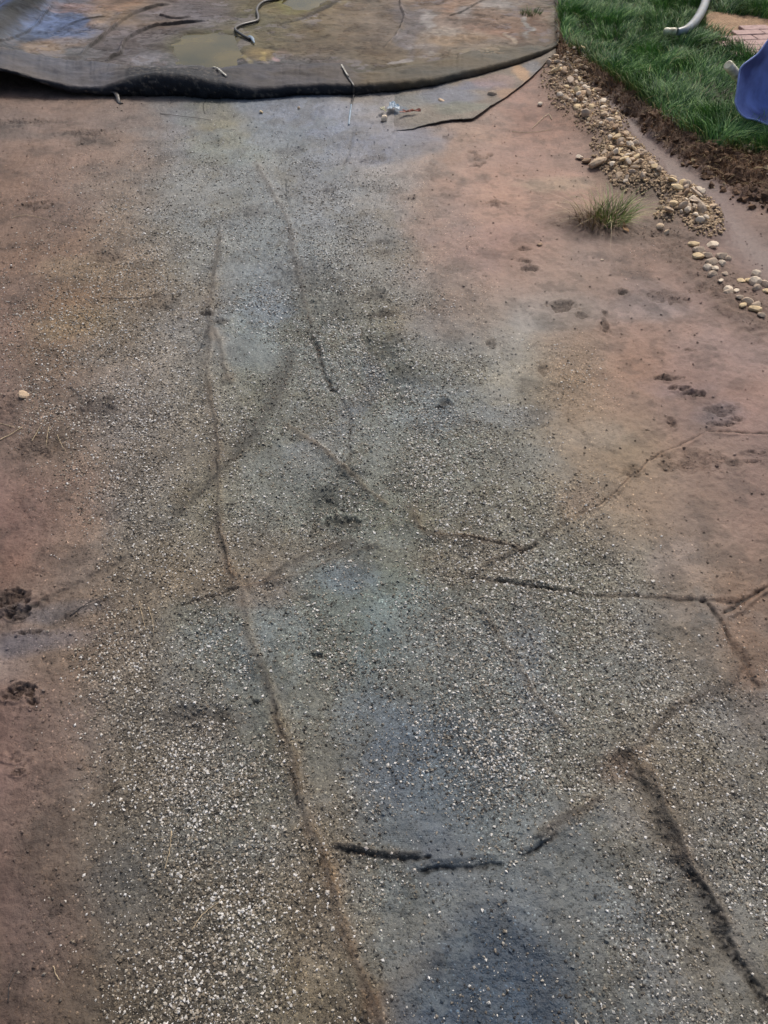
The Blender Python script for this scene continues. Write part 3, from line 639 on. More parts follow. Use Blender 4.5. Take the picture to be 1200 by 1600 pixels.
# near the right end the sheet tucks into the bank
tR = bank_h(SX, SY)[0]; sz = sz+BH*.5*sstep(0, .5, tR)
# left part under the lifted lip rises with it
lf = el[None]*np.exp(-(tt[:, None]/.45)**2); sz = sz+lf*.75
at_s = {'col': ('FLOAT_COLOR', sc_.reshape(-1, 3)), 'grit': ('FLOAT', np.zeros(sz.size)), 'wet': ('FLOAT', sw.ravel()), 'rough': ('FLOAT', sr.ravel())}
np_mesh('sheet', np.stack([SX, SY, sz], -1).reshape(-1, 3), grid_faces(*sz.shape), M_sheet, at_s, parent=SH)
# rolled edge
prof = []                                                      # rows of (x, y, z)
nb, na = 26, 26
backz = np.interp(np.arange(NS), np.arange(NS), np.zeros(NS))
bz = sheet_fields(Bk[:, 0], Bk[:, 1])[0]+.016+BH*.5*sstep(0, .5, bank_h(Bk[:, 0], Bk[:, 1])[0])
bz = bz+el*np.exp(-((Bk[:, 1]-start[:, 1])/.45)**2)*.75
flapm = sstep(560, 530, ex); bz = bz+.012*flapm-.006*(1-flapm)
g0 = height(E[:, 0], E[:, 1])
inner = (E-Bk); inner /= np.linalg.norm(inner, axis=1)[:, None]
wob = .010*fbm(ex/90, ex*0, 1, 4, 501)
ctr = E-inner*(er*.75)[:, None]; cz = g0+er+el+wob*.6
rows = []; cols_ = []; sh = []
for i in range(nb):
    t = i/(nb-1); P = Bk*(1-t)+ctr*t; z = bz*(1-t)+(cz+er)*t
    hump = (.35*er)*math.sin(math.pi*min(1, t*1.0))*(1-flapm*.6)
    z = z+.010*np.abs(fbm(P[:, 0]*1.0, P[:, 1]*3, 5, 4, 513))*math.sin(math.pi*t)+hump*(t < 1)+.014*fbm(P[:, 0], P[:, 1], 8, 4, 511)*math.sin(math.pi*t)
    rows.append(np.concatenate([P, z[:, None]], 1)); sh.append(0)
for i in range(1, na):
    a = math.pi*.5-i/(na-1)*math.pi*1.25
    lipk = sstep(.03, .06, el)                                  # where the lip is lifted it hangs as a thin edge, not a roll
    rr_ = er*(1-.72*lipk); cc = ctr+inner*(0*er)[:, None]
    rr_ = rr_*(1+.16*fbm(ex/14, np.full(NS, a*1.3), 1, 3, 523)); P = cc+inner*(rr_*math.cos(a)*(1.0))[:, None]; z = cz+er-rr_+rr_*math.sin(a)
    z = z+.004*fbm(P[:, 0], z, 20, 3, 521)
    rows.append(np.concatenate([P, z[:, None]], 1)); sh.append(i/(na-1))
Rw = np.array(rows)
Rw[:, :, 2] = np.maximum(Rw[:, :, 2], g0[None]+.001)
ang = np.array(sh)[:, None]*np.ones(NS)[None]
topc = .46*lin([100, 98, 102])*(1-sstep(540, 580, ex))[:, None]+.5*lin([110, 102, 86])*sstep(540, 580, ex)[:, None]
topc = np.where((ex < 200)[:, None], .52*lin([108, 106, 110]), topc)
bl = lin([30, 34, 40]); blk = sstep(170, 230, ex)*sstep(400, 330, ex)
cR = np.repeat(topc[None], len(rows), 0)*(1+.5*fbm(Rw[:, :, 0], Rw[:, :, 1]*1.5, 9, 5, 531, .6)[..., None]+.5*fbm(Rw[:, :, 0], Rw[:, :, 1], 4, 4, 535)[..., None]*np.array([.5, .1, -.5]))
rt = sstep(560, 640, ex)[None]; kd = np.clip((sstep(.05, .35, ang)*(1-rt)+sstep(.28, .62, ang)*rt)*.88+blk[None]*sstep(.15, .4, np.arange(len(rows))/nb)[:, None]*.95, 0, .95)  # roll's lit top and shaded underside painted into its colour, plus the black bulge

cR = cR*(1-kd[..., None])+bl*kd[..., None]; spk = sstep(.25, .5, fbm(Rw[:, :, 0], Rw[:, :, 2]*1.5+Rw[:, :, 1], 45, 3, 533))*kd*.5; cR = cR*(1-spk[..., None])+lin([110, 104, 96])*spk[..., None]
at_r = {'col': ('FLOAT_COLOR', cR.reshape(-1, 3)), 'grit': ('FLOAT', (blk[None]*.25*np.ones((len(rows), 1))).ravel()), 'wet': ('FLOAT', (.6+.4*kd).ravel()), 'rough': ('FLOAT', np.full(kd.size, .25))}
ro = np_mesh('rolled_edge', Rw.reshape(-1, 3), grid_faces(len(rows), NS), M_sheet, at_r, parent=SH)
md = ro.modifiers.new('thick', 'SOLIDIFY'); md.thickness = .004; md.offset = 0
# puddles on it
for A_ in PUDW:
    ctr_ = np.mean(A_, 0); bm = bmesh.new(); vsx = [bm.verts.new((*(ctr_+(p-ctr_)*1.22), .024)) for p in smooth_line(A_+[A_[0]])[:-1]]
    bm.faces.new(vsx); me = bpy.data.meshes.new('puddle'); bm.normal_update(); bm.to_mesh(me); bm.free(); me.materials.append(M_water)
    o = bpy.data.objects.new('puddle', me); COLL.objects.link(o); tag(o, kind='structure')

# ------------------------------------------------------------------ lower strip of fabric that shows under the roll
le = [(300,204),(420,206),(520,207),(590,205),(640,203),(665,197),(700,192),(738,188),(752,180),(775,163),(800,148),(825,130),(845,112),(860,96),(868,86)]
NL = 360; lx = np.linspace(560, 868, NL); ly = sm(np.interp(lx, [p[0] for p in le], [p[1] for p in le]), 7)
LE = np.array([at(a, b)[:2] for a, b in zip(lx, ly)]); EE = np.array([at(a, np.interp(a, ex, ey)-8)[:2] for a in lx])
ts = np.linspace(0, 1, 90)[:, None]
LX = LE[:, 0][None]*(1-ts)+EE[:, 0][None]*ts; LY = LE[:, 1][None]*(1-ts)+EE[:, 1][None]*ts
lzg = height(LX.ravel(), LY.ravel()).reshape(LX.shape)
upk = sstep(600, 720, lx)[None]
LZ = lzg+.004+.007*upk*np.exp(-ts*3)+.010*upk*(.5+.5*fbm(LX, LY, 5, 3, 601))
LZ = LZ-(.02*(1-sstep(560, 640, lx))[None])
_, lc_, _, _, _, _, _ = fields(LX, LY)
U, V = uv(LX+fbm(LX, LY, 4, 4, 611)*.08, LY+fbm(LX, LY, 4, 4, 612)*.1)
k = (.75*sstep(580, 660, U))[..., None]; lc_ = lc_*(1-k)+lin([118, 114, 104])*k
for (x, y, rx, ry, cc, s) in [(700,150,50,16,'667080',.6),(750,135,30,8,'5a647c',.5),(815,115,14,18,'a08468',.8),(790,145,22,8,'9a7e66',.6),(840,110,12,14,'70747a',.6),(730,170,50,10,'6c746a',.5),(775,128,24,12,'8a7470',.5),(640,160,40,14,'6c7070',.6),(620,175,16,8,'6a7a8a',.6)]:
    q = ((U-x)/rx)**2+((V-y)/ry)**2; k = (s*sstep(1.6, .3, q))[..., None]; lc_ = lc_*(1-k)+lin(D(cc)[0])*k
lc_ = lc_*(1+.25*fbm(LX, LY, 11, 5, 621))[..., None]
at_l = {'col': ('FLOAT_COLOR', lc_.reshape(-1, 3)), 'grit': ('FLOAT', np.full(LZ.size, .05)), 'wet': ('FLOAT', np.full(LZ.size, .6)), 'rough': ('FLOAT', np.full(LZ.size, .3))}
o = np_mesh('membrane_strip', np.stack([LX, LY, LZ], -1).reshape(-1, 3), grid_faces(*LZ.shape), M_sheet, at_l)
md = o.modifiers.new('thick', 'SOLIDIFY'); md.thickness = .004; md.offset = -1
tag(o, 'thin grey membrane strip on the mud below the rolled edge, tan at its right', 'membrane strip')

# ------------------------------------------------------------------ stones of the drain strip
def stone_mesh(seed, flat=.62, jag=.16):
    r = random.Random(seed); bm = bmesh.new(); bmesh.ops.create_icosphere(bm, subdivisions=2, radius=1)
    ax = Vector((1+.35*r.random(), .75+.3*r.random(), flat*(.8+.4*r.random())))
    planes = [(Vector((r.gauss(0, 1), r.gauss(0, 1), r.gauss(0, 1))).normalized(), .48+.30*r.random()) for _ in range(10)]
    for v in bm.verts:
        p = v.co.copy()
        for nrm, dd in planes:
            e_ = p.dot(nrm)-dd
            if e_ > 0: p -= nrm*e_*.85
        p *= 1+jag*.4*(r.random()-.5)
        v.co = Vector((p.x*ax.x, p.y*ax.y, p.z*ax.z))
    me = bpy.data.meshes.new('pebble'); bm.to_mesh(me); bm.free()
    me.materials.append(M_stone)
    a = me.attributes.new('col', 'FLOAT_COLOR', 'POINT'); b = [lin((170, 150, 126)), lin((184, 164, 130)), lin((160, 144, 126)), lin((192, 178, 158)), lin((142, 120, 98))][seed % 5]*1.25
    a.data.foreach_set('color', np.tile(np.array([*b, 1], np.float32), len(me.vertices)))
    return me
SM = [stone_mesh(i, .5 if i < 10 else .7) for i in range(20)]
def put_stone(x, y, z, r, label, group=None, mesh=None, cat='pebble', name='pebble'):
    o = bpy.data.objects.new(name, mesh or random.choice(SM)); COLL.objects.link(o)
    o.location = (x, y, z); s = r; o.scale = (s*(.85+.4*random.random()), s*(.8+.3*random.random()), s*(.8+.3*random.random()))
    o.rotation_euler = (random.gauss(0, .35), random.gauss(0, .35), random.random()*6.28)
    return tag(o, label, cat, group)
HEAP = ['first heap below the membrane corner', 'middle heap behind the grass tuft', 'round heap beside the grass tuft']
TONE = ['tan', 'yellowish', 'grey tan', 'whitish', 'brown']
def heap_label(ai, x, y, r, mi):
    P_ = np.array([uv(p[0], p[1]) for p in STONE_W[ai]]); u, v = uv(x, y)
    b = (v-P_[:, 1].min())/(np.ptp(P_[:, 1])+1e-6); row_ = ['top', 'upper', 'middle', 'lower', 'bottom'][int(min(4, max(0, b*5)))]
    cxm = np.interp(v, np.sort([P_[:, 1].min(), P_[:, 1].max()]), [P_[P_[:, 1].argmin(), 0], P_[P_[:, 1].argmax(), 0]])
    sd = 'left' if u < cxm-8 else ('right' if u > cxm+8 else 'centre')
    return f"{'small' if r < .0145 else ('large' if r > .022 else 'medium')} {TONE[mi % 5]} pebble at the {row_} {sd} of the {HEAP[ai]}"
cnt = 0; placed = []
for ai, A_ in enumerate(STONE_W):
    xs = [p[0] for p in A_]; ys = [p[1] for p in A_]; tries = 0; lim = [150, 92, 64][ai]; got = 0
    while got < lim and tries < 60000:
        tries += 1; x = random.uniform(min(xs), max(xs)); y = random.uniform(min(ys), max(ys))
        if not inpoly(np.array([x]), np.array([y]), A_)[0]: continue
        r = random.choice([.012, .014, .016, .018, .020, .023, .027]) if ai else random.choice([.010, .013, .015, .017, .021, .027])
        lay = random.random() < .28
        if not lay and any((x-a)**2+(y-b)**2 < ((r+c_)*.74)**2 for a, b, c_ in placed): continue
        placed.append((x, y, r)); z = height(x, y)[0]+r*(.12+(.8 if lay else 0)); got += 1; cnt += 1
        mi = random.randrange(20); put_stone(x, y, z, r, heap_label(ai, x, y, r, mi), 'pebbles heaped along the foot of the bank', SM[mi])
# chips between them
cx, cy = [], []
for A_ in STONE_W:
    xs = [p[0] for p in A_]; ys = [p[1] for p in A_]; q = rng.random((9000, 2)); x = min(xs)-.05+q[:, 0]*(max(xs)-min(xs)+.1); y = min(ys)-.05+q[:, 1]*(max(ys)-min(ys)+.1)
    d = pdist(x, y, A_+[A_[0]])[0]; ins = inpoly(x, y, A_); k = (ins & (rng.random(9000) < .22)) | ((d < .05) & (rng.random(9000) < .12)); cx.append(x[k]); cy.append(y[k])
cx = np.concatenate(cx); cy = np.concatenate(cy); cc = lin([172, 150, 122])*(.65+.6*rng.random((len(cx), 1)))
o = crumbs('stone_chips', cx, cy, height(cx, cy)+.002, .004+.007*rng.random(len(cx))**1.5, cc, M_stone); tag(o, 'small stone chips filling the gaps between the pebbles', 'stone chips', kind='stuff')
LOW = [(1082,381,8,5),(1091,391,8,7),(1112,384,9,4),(1090,401,9,3),(1104,400,7,4),(1111,408,8,7),(1106,416,8,5),(1113,428,7,5),(1127,401,8,5),(1137,404,5,5),(1127,411,6,5),(1132,426,4,6),(1125,438,4,5),(1117,419,5,4)]
LOW2 = [(1180,429,8,5),(1170,438,7,6),(1178,441,10,7),(1182,450,6,6),(1157,439,6,5),(1194,444,7,7),(1196,455,6,5),(1138,449,7,4),(1137,456,7,5),(1149,453,5,5),(1155,465,5,4),(1168,471,8,5),(1181,474,7,5),(1160,476,6,3),(1178,482,9,5),(1189,492,5,5),(1207,462,7,6),(1212,448,8,6)]
ORD = 'first second third fourth fifth sixth seventh eighth ninth tenth eleventh twelfth thirteenth fourteenth fifteenth sixteenth seventeenth eighteenth'.split()
for lst, lbn in ((LOW, 'loose line below the round heap'), (LOW2, 'small cluster at the right edge')):
    for k_, (x, y, a, b) in enumerate(sorted(lst, key=lambda q: q[1])):
        lb = f"{ORD[k_]} {'round' if b >= a*.75 else 'flat'} pale pebble from the top of the {lbn}"
        p = gp(x, y+b*.4); dep = p[1]*cP+(H-p[2])*sP; r = a/F*dep
        o = put_stone(p[0], p[1], p[2]+r*.35, r, lb, 'loose pebbles along the silt channel', SM[random.choice([11, 12, 13, 16, 17, 18])]); r *= 1.15; o.scale = (r, r*(.7+.5*b/a), r*.95); o.rotation_euler = (0, 0, random.gauss(0, .4))
for (x, y, a, lb) in [(929,260,13,'largest grey white rock lying alone left of the middle heap of pebbles'),(916,255,9,'smaller grey rock touching the left side of the grey white rock'),
   (905,249,7,'small flat stone left of the two grey rocks'),(1030,360,8,'small tan stone on dark soil right of the dry leaf'),(1041,363,6,'pale square stone on dark soil right of the small tan stone'),
   (38,619,9,'tan pebble alone on brown mud at the left edge'),(600,189,8,'cream white lump lying on the membrane strip below the roll'),(408,176,4,'small white pebble on the grey fabric below the roll, left of a second one'),
   (467,170,3,'tiny white pebble on the grey fabric below the roll, right of a larger one'),(690,160,6,'dark grey chip on the membrane strip below the roll'),(768,150,7,'pale stone stuck on the membrane strip near its tan end'),
   (843,383,4,'white chip on the mud below the grass tuft'),(1168,232,9,'grey flat stone in the broken soil under the lawn edge'),(941,407,3,'tiny white chip alone on the pink mud below the grass tuft'),
   (844,165,6,'small flat stone on brown mud left of the upper heap')]:
    p = gp(x, y); dep = p[1]*cP+(H-p[2])*sP; r = a/F*dep
    put_stone(p[0], p[1], p[2]+r*.4, r, lb, None, SM[random.randrange(20)], 'stone', 'stone')

# ------------------------------------------------------------------ blades: lawn, roots, tuft
def blades(name, X, Y, Z, Ht, W, cols, lean, mat, kink=.5, az=None, parent=None, n_seg=3, tipz=1.0):
    n = len(X); az = rng.random(n)*6.283 if az is None else az
    dx, dy = np.cos(az), np.sin(az); sx, sy = -dy, dx
    rot = rng.random(n)*6.283*.5; sx, sy = np.cos(az+1.57+rot*.4), np.sin(az+1.57+rot*.4)
    V = []; C = []
    for i in range(n_seg+1):
        t = i/n_seg; ln = lean*Ht*(t**(1+kink)); zz = Z+Ht*tipz*(t-.35*(lean/1.2)*t*t*t)
        ww = W*(1-t**1.6)*.5+.0002
        V.append(np.stack([X+dx*ln-sx*ww, Y+dy*ln-sy*ww, zz], -1)); V.append(np.stack([X+dx*ln+sx*ww, Y+dy*ln+sy*ww, zz], -1))
        C += [cols*(.45+.75*t)]*2 if False else [cols]*2
    V = np.stack(V, 1); k = 2*(n_seg+1); f = []
    for i in range(n_seg): f.append([2*i, 2*i+1, 2*i+3, 2*i+2])
    f = (np.array(f)[None]+(np.arange(n)*k)[:, None, None]).reshape(-1, 4)
    return np_mesh(name, V.reshape(-1, 3), f, mat, {'col': ('FLOAT_COLOR', np.stack(C, 1).reshape(-1, 3))}, smooth=True, parent=parent)
bare = [at(p[0], p[1], BH)[:2] for p in [(1096,16),(1130,22),(1200,32),(1320,48),(1700,70),(1700,130),(1320,122),(1200,92),(1168,84),(1152,66),(1135,52),(1104,44)]]
n = 620000; gx = rng.uniform(.7, 6.5, n); gy = rng.uniform(2.6, 11.5, n)
tb = bank_h(gx, gy)[0]; U, V = uv(gx, gy, BH); ok = (tb > .93) & (U > 840) & (U < 1420) & (V > -170)
ok &= ~(inpoly(gx+.05*fbm(gx, gy, 8, 3, 701), gy+.05*fbm(gx, gy, 8, 3, 702), bare))
cl = fbm(gx, gy, 4.5, 4, 711); ok &= rng.random(n) < .8+.7*cl
gx, gy, cl, tb = gx[ok], gy[ok], cl[ok], tb[ok]; n = len(gx); print('blades', n)
gh = (.05+.045*rng.random(n))*(1+.9*cl)
c0 = lin([92, 132, 68]); c1 = lin([124, 162, 88]); c2 = lin([52, 94, 56]); c3 = lin([150, 144, 96])
q = rng.random((n, 1)); gc = np.where(q < .45, c0, np.where(q < .65, c1, np.where(q < .97, c2, c3)))*(.8+.4*rng.random((n, 1)))*(1+.5*fbm(gx, gy, 2.2, 3, 721))[:, None]
eg = (sstep(.999, .93, tb)*.9)[:, None]*(rng.random((n, 1)) < .8); gc = gc*(1-eg)+lin([140, 132, 84])*eg*.9
paz = 6.283*fbm(gx, gy, 3.2, 2, 731)+rng.normal(0, .9, n)
o = blades('lawn_grass', gx, gy, height(gx, gy)-.004, np.maximum(gh, .02), .0030+.0016*rng.random(n), gc, .35+.8*rng.random(n), M_grass, az=paz)
tag(o, 'thick dark green lawn grass on the raised bank', 'grass', kind='stuff')
# roots and dry stalks hanging down the cut bank
n = 240000; gx = rng.uniform(.7, 5.5, n); gy = rng.uniform(2., 9, n); tb = bank_h(gx, gy)[0]; U, V = uv(gx, gy, .1)
ok = (tb > .18) & (tb < .98) & (U > 850) & (U < 1420) & (rng.random(n) < .25+.9*tb) & (rng.random(n) < .8+.9*fbm(gx, gy, 7, 3, 741)); gx, gy, tb = gx[ok], gy[ok], tb[ok]; n = len(gx); print('roots', n)
q = rng.random((n, 1)); gc = np.where(q < .35, lin([104, 80, 60]), np.where(q < .8, lin([138, 110, 82]), lin([184, 164, 124])))*(.7+.5*rng.random((n, 1)))
gn = (tb > .85)[:, None]*(rng.random((n, 1)) < .55); gc = np.where(gn, lin([126, 124, 72]), gc)
o = blades('dry_roots', gx, gy, height(gx, gy),   .025+.05*rng.random(n)**2, .0022+.0018*rng.random(n), gc, .5+1.3*rng.random(n), M_dry, az=-2.3+rng.normal(0, 1.1, n))
tag(o, 'brown roots and dry stalks matted on the cut edge below the lawn', 'roots', kind='stuff')
# clods on the slope
n = 26000; gx = rng.uniform(.8, 5, n); gy = rng.uniform(2., 7, n); tb = bank_h(gx, gy)[0]; U, V = uv(gx, gy, .1)
ok = (tb > .06) & (tb < .98) & (U > 860) & (U < 1420) & (rng.random(n) < .45+.55*sstep(1030, 1150, U)); gx, gy = gx[ok], gy[ok]; n = len(gx)
gc = np.where(rng.random((n, 1)) < .06, lin([170, 150, 118]), lin([98, 76, 58])*(.6+.7*rng.random((n, 1))))
o = crumbs('soil_clods', gx, gy, height(gx, gy), .006+.018*rng.random(n)**3, gc, M_stone); tag(o, 'broken clods of brown soil on the cut slope', 'soil', kind='stuff')

# weed tuft
tp_ = gp(955, 345); TF = empty('grass_tuft', tp_); tag(TF, 'green grass tuft with dry stalks growing from the mud beside the pebble heaps', 'grass tuft')
def tuft(name, n, rad_, hmin, hmax, w_, pal, lean, mat, parent, ofs=(0, 0), bias=None):
    a = rng.random(n)*6.283; r_ = rad_*np.sqrt(rng.random(n)); X = ofs[0]+r_*np.cos(a); Y = ofs[1]+r_*np.sin(a)
    az = np.arctan2(Y-ofs[1], X-ofs[0])+rng.normal(0, .5, n)
    if bias is not None: az = bias+rng.normal(0, .6, n)
    pc = lin(np.array(pal))[rng.integers(0, len(pal), n)]*(.8+.4*rng.random((n, 1)))
    return blades(name, X, Y, np.zeros(n)-.004, rng.uniform(hmin, hmax, n), w_*(.7+.6*rng.random(n)), pc, lean*(.4+rng.random(n)), mat, az=az, parent=parent, n_seg=5)
tuft('green_blades', 220, .075, .05, .145, .0042, [[126,146,78],[100,126,62],[154,166,100],[168,172,116],[88,110,58]], .9, M_grass, TF, (.0, 0))
tuft('dry_blades', 170, .09, .05, .15, .003, [[150,132,104],[124,104,82],[168,152,122]], 1.0, M_dry, TF, (-.07, -.01))
tuft('flat_stalks', 40, .05, .10, .20, .0022, [[168,154,128],[140,124,100]], 2.0, M_dry, TF, (-.06, -.02), math.pi)
p = gp(828, 30, .03); T2 = empty('grass_sprig', p); tag(T2, 'small green grass sprig growing through the muddy membrane near the lawn', 'grass sprig')
tuft('green_blades', 160, .075, .02, .06, .004, [[96,116,66],[70,96,52],[120,134,84]], .8, M_grass, T2)
# leaf
lp = gp(976, 362, .012); bm = bmesh.new(); vs_ = []
for i in range(9):
    t = i/8; wd = .011*math.sin(math.pi*min(1, t*.95+.03))**.8
    vs_.append([bm.verts.new((sx*wd, (t-.5)*.05, .006*math.cos(t*5)+abs(sx)*.004)) for sx in (-1, 0, 1)])
for a, b in zip(vs_[:-1], vs_[1:]):
    bm.faces.new((a[0], a[1], b[1], b[0])); bm.faces.new((a[1], a[2], b[2], b[1]))
me = bpy.data.meshes.new('dry_leaf'); bm.to_mesh(me); bm.free(); me.materials.append(M_leaf)
o = bpy.data.objects.new('dry_leaf', me); COLL.objects.link(o); o.location = lp; o.rotation_euler = (.5, 0, .3); tag(o, 'curled orange brown leaf on dark soil in front of the green grass tuft', 'leaf')
md = o.modifiers.new('t', 'SOLIDIFY'); md.thickness = .0012

# ------------------------------------------------------------------ straws and twigs
STR = [([(160,466),(200,468),(235,464),(262,452)], .0016, 'long pale straw lying level on the gritty mud above left of the long dark crease'),
 ([(110,605),(118,612),(126,622),(128,632)], .0016, 'short bent pale straw on dark mud near the left edge'),
 ([(0,688),(18,680),(35,668)], .0018, 'thick pale straw reaching in from the left edge'),
 ([(0,662),(20,668),(36,670)], .0012, 'thin pale straw just above the thick one at the left edge'),
 ([(50,690),(60,675),(62,668)], .0011, 'left one of three short upright straws by the left edge'),
 ([(76,668),(74,690),(73,700)], .0011, 'middle one of three short upright straws by the left edge'),
 ([(90,680),(96,695),(103,706)], .0011, 'right one of three short upright straws by the left edge'),
 ([(20,340),(45,338),(90,348),(135,360)], .0011, 'long thin straw bent over the brown mud at upper left'),
 ([(115,420),(130,418),(165,412)], .0010, 'straight thin straw on brown mud above the long level straw'),
 ([(205,570),(225,582),(240,595)], .0009, 'thin slanting straw on grit left of the long crease'),
 ([(298,510),(305,522),(308,532)], .0010, 'tiny slanting straw beside the dark branch of the crease'),
 ([(110,962),(140,945),(170,932)], .0012, 'dark twig lying slanted across the mud at left'),
 ([(218,940),(222,960),(228,985)], .0009, 'thin upright twig on the brown grit at left'),
 ([(232,950),(238,968),(240,990)], .0009, 'second thin upright twig on the brown grit right of the first'),
 ([(268,1300),(266,1330),(258,1358)], .0010, 'thin curved straw lying in the coarse grit at lower left'),
 ([(300,1455),(315,1432),(350,1405)], .0010, 'pale bent straw on coarse grit near the bottom left'),
 ([(84,1510),(88,1522),(94,1532)], .0011, 'short straw on brown mud near the bottom left corner'),
 ([(14,1565),(16,1540),(27,1515)], .0010, 'brown twig upright in the bottom left corner'),
 ([(870,410),(800,350),(800,350)], .0, ''),
 ([(862,188),(856,180),(838,195),(832,202)], .0022, 'pale forked root lying below the upper pebble heap'),
 ([(800,206),(830,208),(862,203)], .0016, 'thin pale root lying level on brown mud below the forked root'),
 ([(250,178),(275,182),(330,188)], .0016, 'thin dark twig on the fabric below the roll'),
 ([(320,178),(318,165),(322,158)], .0016, 'short dark twig standing out from under the roll')]
for pts, r_, lb in STR:
    if not lb: continue
    P = [gp(a, b, r_*.8+.001+.003*(i % 2)) for i, (a, b) in enumerate(pts)]
    n_ = 18; C_ = curve_pts(P, n_); C_ = [c_+Vector((random.gauss(0, .0006), random.gauss(0, .0006), 0)) for c_ in C_]
    for c_ in C_: c_.z = max(c_.z, height(c_.x, c_.y)[0]+r_*.7)
    dark = 'dark' in lb or 'brown twig' in lb
    o = tube('twig' if ('twig' in lb or 'root' in lb) else 'straw', C_, [r_*(1-.5*i/n_) for i in range(n_+1)], M_black if dark else M_twig, seg=6)
    tag(o, lb, 'root' if 'root' in lb else ('twig' if 'twig' in lb else 'straw'))

# ------------------------------------------------------------------ cords, straps, scraps
def sheet_z(x, y): return float(sheet_fields(np.array([x]), np.array([y]))[0][0])+.018
def sp(px, py, up=.0):
    p = at(px, py, .03); return (p[0], p[1], sheet_z(p[0], p[1])+up)
C1 = empty('cord', sp(400, 35)); tag(C1, 'black cord crossing the muddy membrane with a frayed pale end', 'cord')
def child_tube(root, name, pts, r_, mat, **k):
    L_ = Vector(root.location); return tube(name, [Vector(p)-L_ for p in pts], r_, mat, parent=root, **k)
child_tube(C1, 'strand', curve_pts([sp(470,-22,.01), sp(438,0,.01), sp(412,8,.014), sp(402,18,.014), sp(404,30,.014), sp(400,36,.012), sp(378,42,.012), sp(368,50,.01), sp(380,60,.012), sp(392,66,.01)], 48), .010, M_black)
child_tube(C1, 'frayed_end', curve_pts([sp(388,62,.014), sp(394,65,.018), sp(398,72,.012)], 8), [.006,.009,.013,.014,.012,.013,.009,.006,.003], M_bluebit, seg=8, flat=.6)
def on_roll(px, up=.004):
    i = int(np.argmin(abs(ex-px))); return i
i0 = on_roll(552)
STP = empty('tie_strap', (E[i0][0], E[i0][1], 0)); tag(STP, 'thin black and pale strap tied around the rolled edge and hanging in front of it', 'strap')
def rollpt(px, row, up=.004):
    i = on_roll(px); p = Rw[row, i]; return (p[0]+inner[i][0]*up*.5, p[1]+inner[i][1]*up, p[2]+up)
child_tube(STP, 'loop', curve_pts([rollpt(536, 6, .008), rollpt(541, 14, .012), rollpt(548, 22, .010), rollpt(552, 30, .008), rollpt(553, 36, .008), gp(552, 152, .006), gp(549, 165, .004)], 30), .0065, M_black, flat=.5)
child_tube(STP, 'pale_edge', curve_pts([rollpt(535, 6, .014), rollpt(540, 13, .018), rollpt(546, 19, .016)], 10), .0045, M_pale, flat=.6)
child_tube(STP, 'tail', curve_pts([gp(549, 165, .006), gp(547, 178, .004), gp(545, 196, .004)], 12), [.005]*13, M_bluebit, flat=.4)
P_ = [sp(333,114,.045), sp(342,119,.05), sp(350,124,.05), sp(357,131,.04)]
P_ = [rollpt(336, 4, .01), rollpt(344, 10, .014), rollpt(351, 15, .014), rollpt(358, 20, .01)]
o = tube('pale_strip', curve_pts(P_, 12), .006, M_pale, flat=.5); tag(o, 'short pale strip lying across the top of the dark bulge of the roll', 'strip')
o = tube('strap_end', curve_pts([gp(150,151,.02), gp(172,151,.03), gp(183,153,.026), gp(186,160,.004), gp(190,163,.003)], 16), [.014]*10+[.012]*7, M_black, flat=.35)
tag(o, 'dark strap end sticking out from under the roll at left', 'strap')
def scrap(name, px, py, sx, sy, mat, lb, cat, seed):
    r = random.Random(seed); p = gp(px, py, .012); bm = bmesh.new(); bmesh.ops.create_grid(bm, x_segments=8, y_segments=6, size=1)
    for v in bm.verts:
        a = math.atan2(v.co.y, v.co.x); rr2 = .75+.25*math.sin(3*a+seed)
        v.co = Vector((v.co.x*sx*rr2, v.co.y*sy*rr2, .006*r.random()+.006*math.sin(v.co.x*5+seed)*math.cos(v.co.y*4)))
    me = bpy.data.meshes.new(name); bm.to_mesh(me); bm.free(); me.materials.append(mat)
    o = bpy.data.objects.new(name, me); COLL.objects.link(o); o.location = (p[0], p[1], p[2]+.014); o.rotation_euler = (0, 0, r.random()*.6-.3)
    md = o.modifiers.new('t', 'SOLIDIFY'); md.thickness = .0015; tag(o, lb, cat)
scrap('plastic_scrap', 614, 173, .036, .06, M_bluebit, 'crumpled pale blue plastic scrap on the membrane strip below the roll', 'scrap', 3)
scrap('plastic_scrap', 598, 178, .018, .035, M_cream, 'crumpled cream plastic scrap left of the blue one below the roll', 'scrap', 5)
scrap('rusty_scrap', 640, 181, .065, .016, M_red, 'narrow rust red shred lying right of the blue plastic scrap', 'scrap', 9)

# ------------------------------------------------------------------ pipe on the lawn
def lp_(px, py, up=.04): 
    up += .028
    p = at(px, py, BH+up); return (p[0], p[1], BH+up)
PI_ = empty('drain_pipe', lp_(1060, 48)); tag(PI_, 'curved grey plastic pipe lying in the lawn with a cream end', 'pipe')
pts = curve_pts([lp_(1058,50,.035), lp_(1072,46,.04), lp_(1086,34,.045), lp_(1096,18,.05), lp_(1103,0,.06), lp_(1108,-30,.07), lp_(1108,-70,.07)], 44)
child_tube(PI_, 'pipe_body', pts, [.021+.009*min(1, i/16) for i in range(45)], M_pipe, seg=20)
child_tube(PI_, 'end_collar', curve_pts([lp_(1036,50,.03), lp_(1046,49.5,.034), lp_(1057,50,.035)], 8), [.012,.021,.025,.025,.022,.024,.025,.024,.021], M_cream, seg=16)

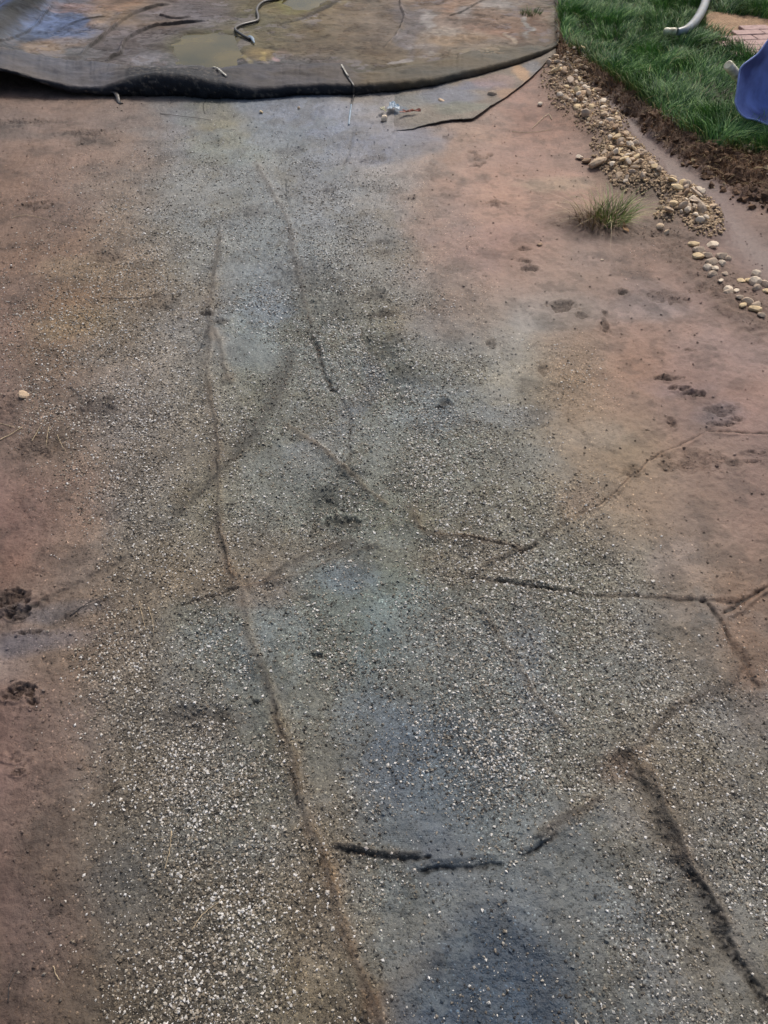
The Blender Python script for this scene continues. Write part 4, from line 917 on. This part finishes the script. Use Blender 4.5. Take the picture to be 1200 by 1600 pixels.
# ------------------------------------------------------------------ wheelbarrow tray leaning on the lawn, with its handle
a0 = at(1160, 178, BH+.11); Y0 = a0[1]
WB = empty('wheelbarrow', (a0[0], a0[1], BH)); tag(WB, 'blue metal wheelbarrow tray with a cream handle on the lawn at the right edge', 'wheelbarrow')
OUT = [(1201,196,0),(1188,190,0),(1176,186,.0),(1166,184,.0),(1157,177,.01),(1151,167,.02),(1149,157,.03),(1151,145,.045),(1153,130,.06),(1155,115,.08),(1157,107,.09),(1163,100,.10),(1174,92,.115),(1184,84,.13),(1192,74,.145),(1200,63,.16),(1215,45,.19),(1240,30,.21),(1290,25,.22),(1340,40,.20),(1370,80,.15),(1380,130,.09),(1372,180,.04),(1340,215,.0),(1290,222,-.01),(1240,210,-.01)]
def wbp(px, py, dy): return Vector(at_y(px, py, Y0+dy))-Vector(WB.location)
outl = [wbp(*p) for p in OUT]
cen = (1262, 122, .30)
bm = bmesh.new(); NRn = 14; rings = []
for k_ in range(NRn+1):
    t = k_/NRn; ring = []
    for (px, py, dy) in OUT:
        x_ = px+(cen[0]-px)*t; y_ = py+(cen[1]-py)*t; d_ = dy+(cen[2]-dy)*t
        # walls fold away from the rim, then a flat floor
        s_ = min(1, t/.40); d_ = dy+(.27-dy)*s_
        ring.append(bm.verts.new(wbp(x_, y_, d_)))
    rings.append(ring)
for a, b in zip(rings[:-1], rings[1:]):
    m_ = len(a)
    for k_ in range(m_): bm.faces.new((a[k_], a[(k_+1) % m_], b[(k_+1) % m_], b[k_]))
bmesh.ops.remove_doubles(bm, verts=bm.verts, dist=1e-5); bmesh.ops.recalc_face_normals(bm, faces=bm.faces)
me = bpy.data.meshes.new('tray'); bm.to_mesh(me); bm.free(); me.materials.append(M_blue)
for p in me.polygons: p.use_smooth = True
tr = bpy.data.objects.new('tray', me); COLL.objects.link(tr); tr.parent = WB
md = tr.modifiers.new('t', 'SOLIDIFY'); md.thickness = .003
md = tr.modifiers.new('s', 'SUBSURF'); md.levels = 1; md.render_levels = 2
tube('rim', curve_pts(outl+[outl[0]], 90), .0045, M_bluerim, parent=WB, seg=8, caps=False)
h1 = Vector(at_y(1137, 101, Y0+.26)); h2 = Vector(at_y(1168, 137, Y0+.36)); h3 = Vector(at_y(1300, 270, Y0+.15))
hd = (h2-h1); h3 = h1+hd*1.15
tube('handle', [h-Vector(WB.location) for h in (h1, h1+hd*.02, h2, h3)], [.018, .024, .024, .024], M_cream, parent=WB, seg=18)

# ------------------------------------------------------------------ paving and bare sand beyond the lawn
def slab(bm, cx, cy, sx, sy, z0, z1, rz):
    r = bmesh.ops.create_cube(bm, size=1, matrix=Matrix.Translation((cx, cy, (z0+z1)/2))@Matrix.Rotation(rz, 4, 'Z')@Matrix.Diagonal((sx, sy, z1-z0, 1)))
    return r['verts']
bm = bmesh.new(); o0 = at(1155, 78, BH)[:2]; ang_ = .12
for r in range(11):
    for c_ in range(24):
        u_ = (c_-4+.5*(r % 2))*.205; v_ = r*.105-.1
        x = o0[0]+math.cos(ang_)*u_-math.sin(ang_)*v_; y = o0[1]+math.sin(ang_)*u_+math.cos(ang_)*v_
        pu, pv = uv(x, y, BH)
        if pv < 44-4*math.sin(pu*.05) or pu < 1138: continue
        slab(bm, x, y, .197, .097, BH-.03, BH+.012+random.uniform(-.002, .002), ang_)
bmesh.ops.bevel(bm, geom=list(bm.edges), offset=.003, segments=1, affect='EDGES')
me = bpy.data.meshes.new('paving'); bm.to_mesh(me); bm.free(); me.materials.append(M_paver)
o = bpy.data.objects.new('paving', me); COLL.objects.link(o); tag(o, kind='structure')
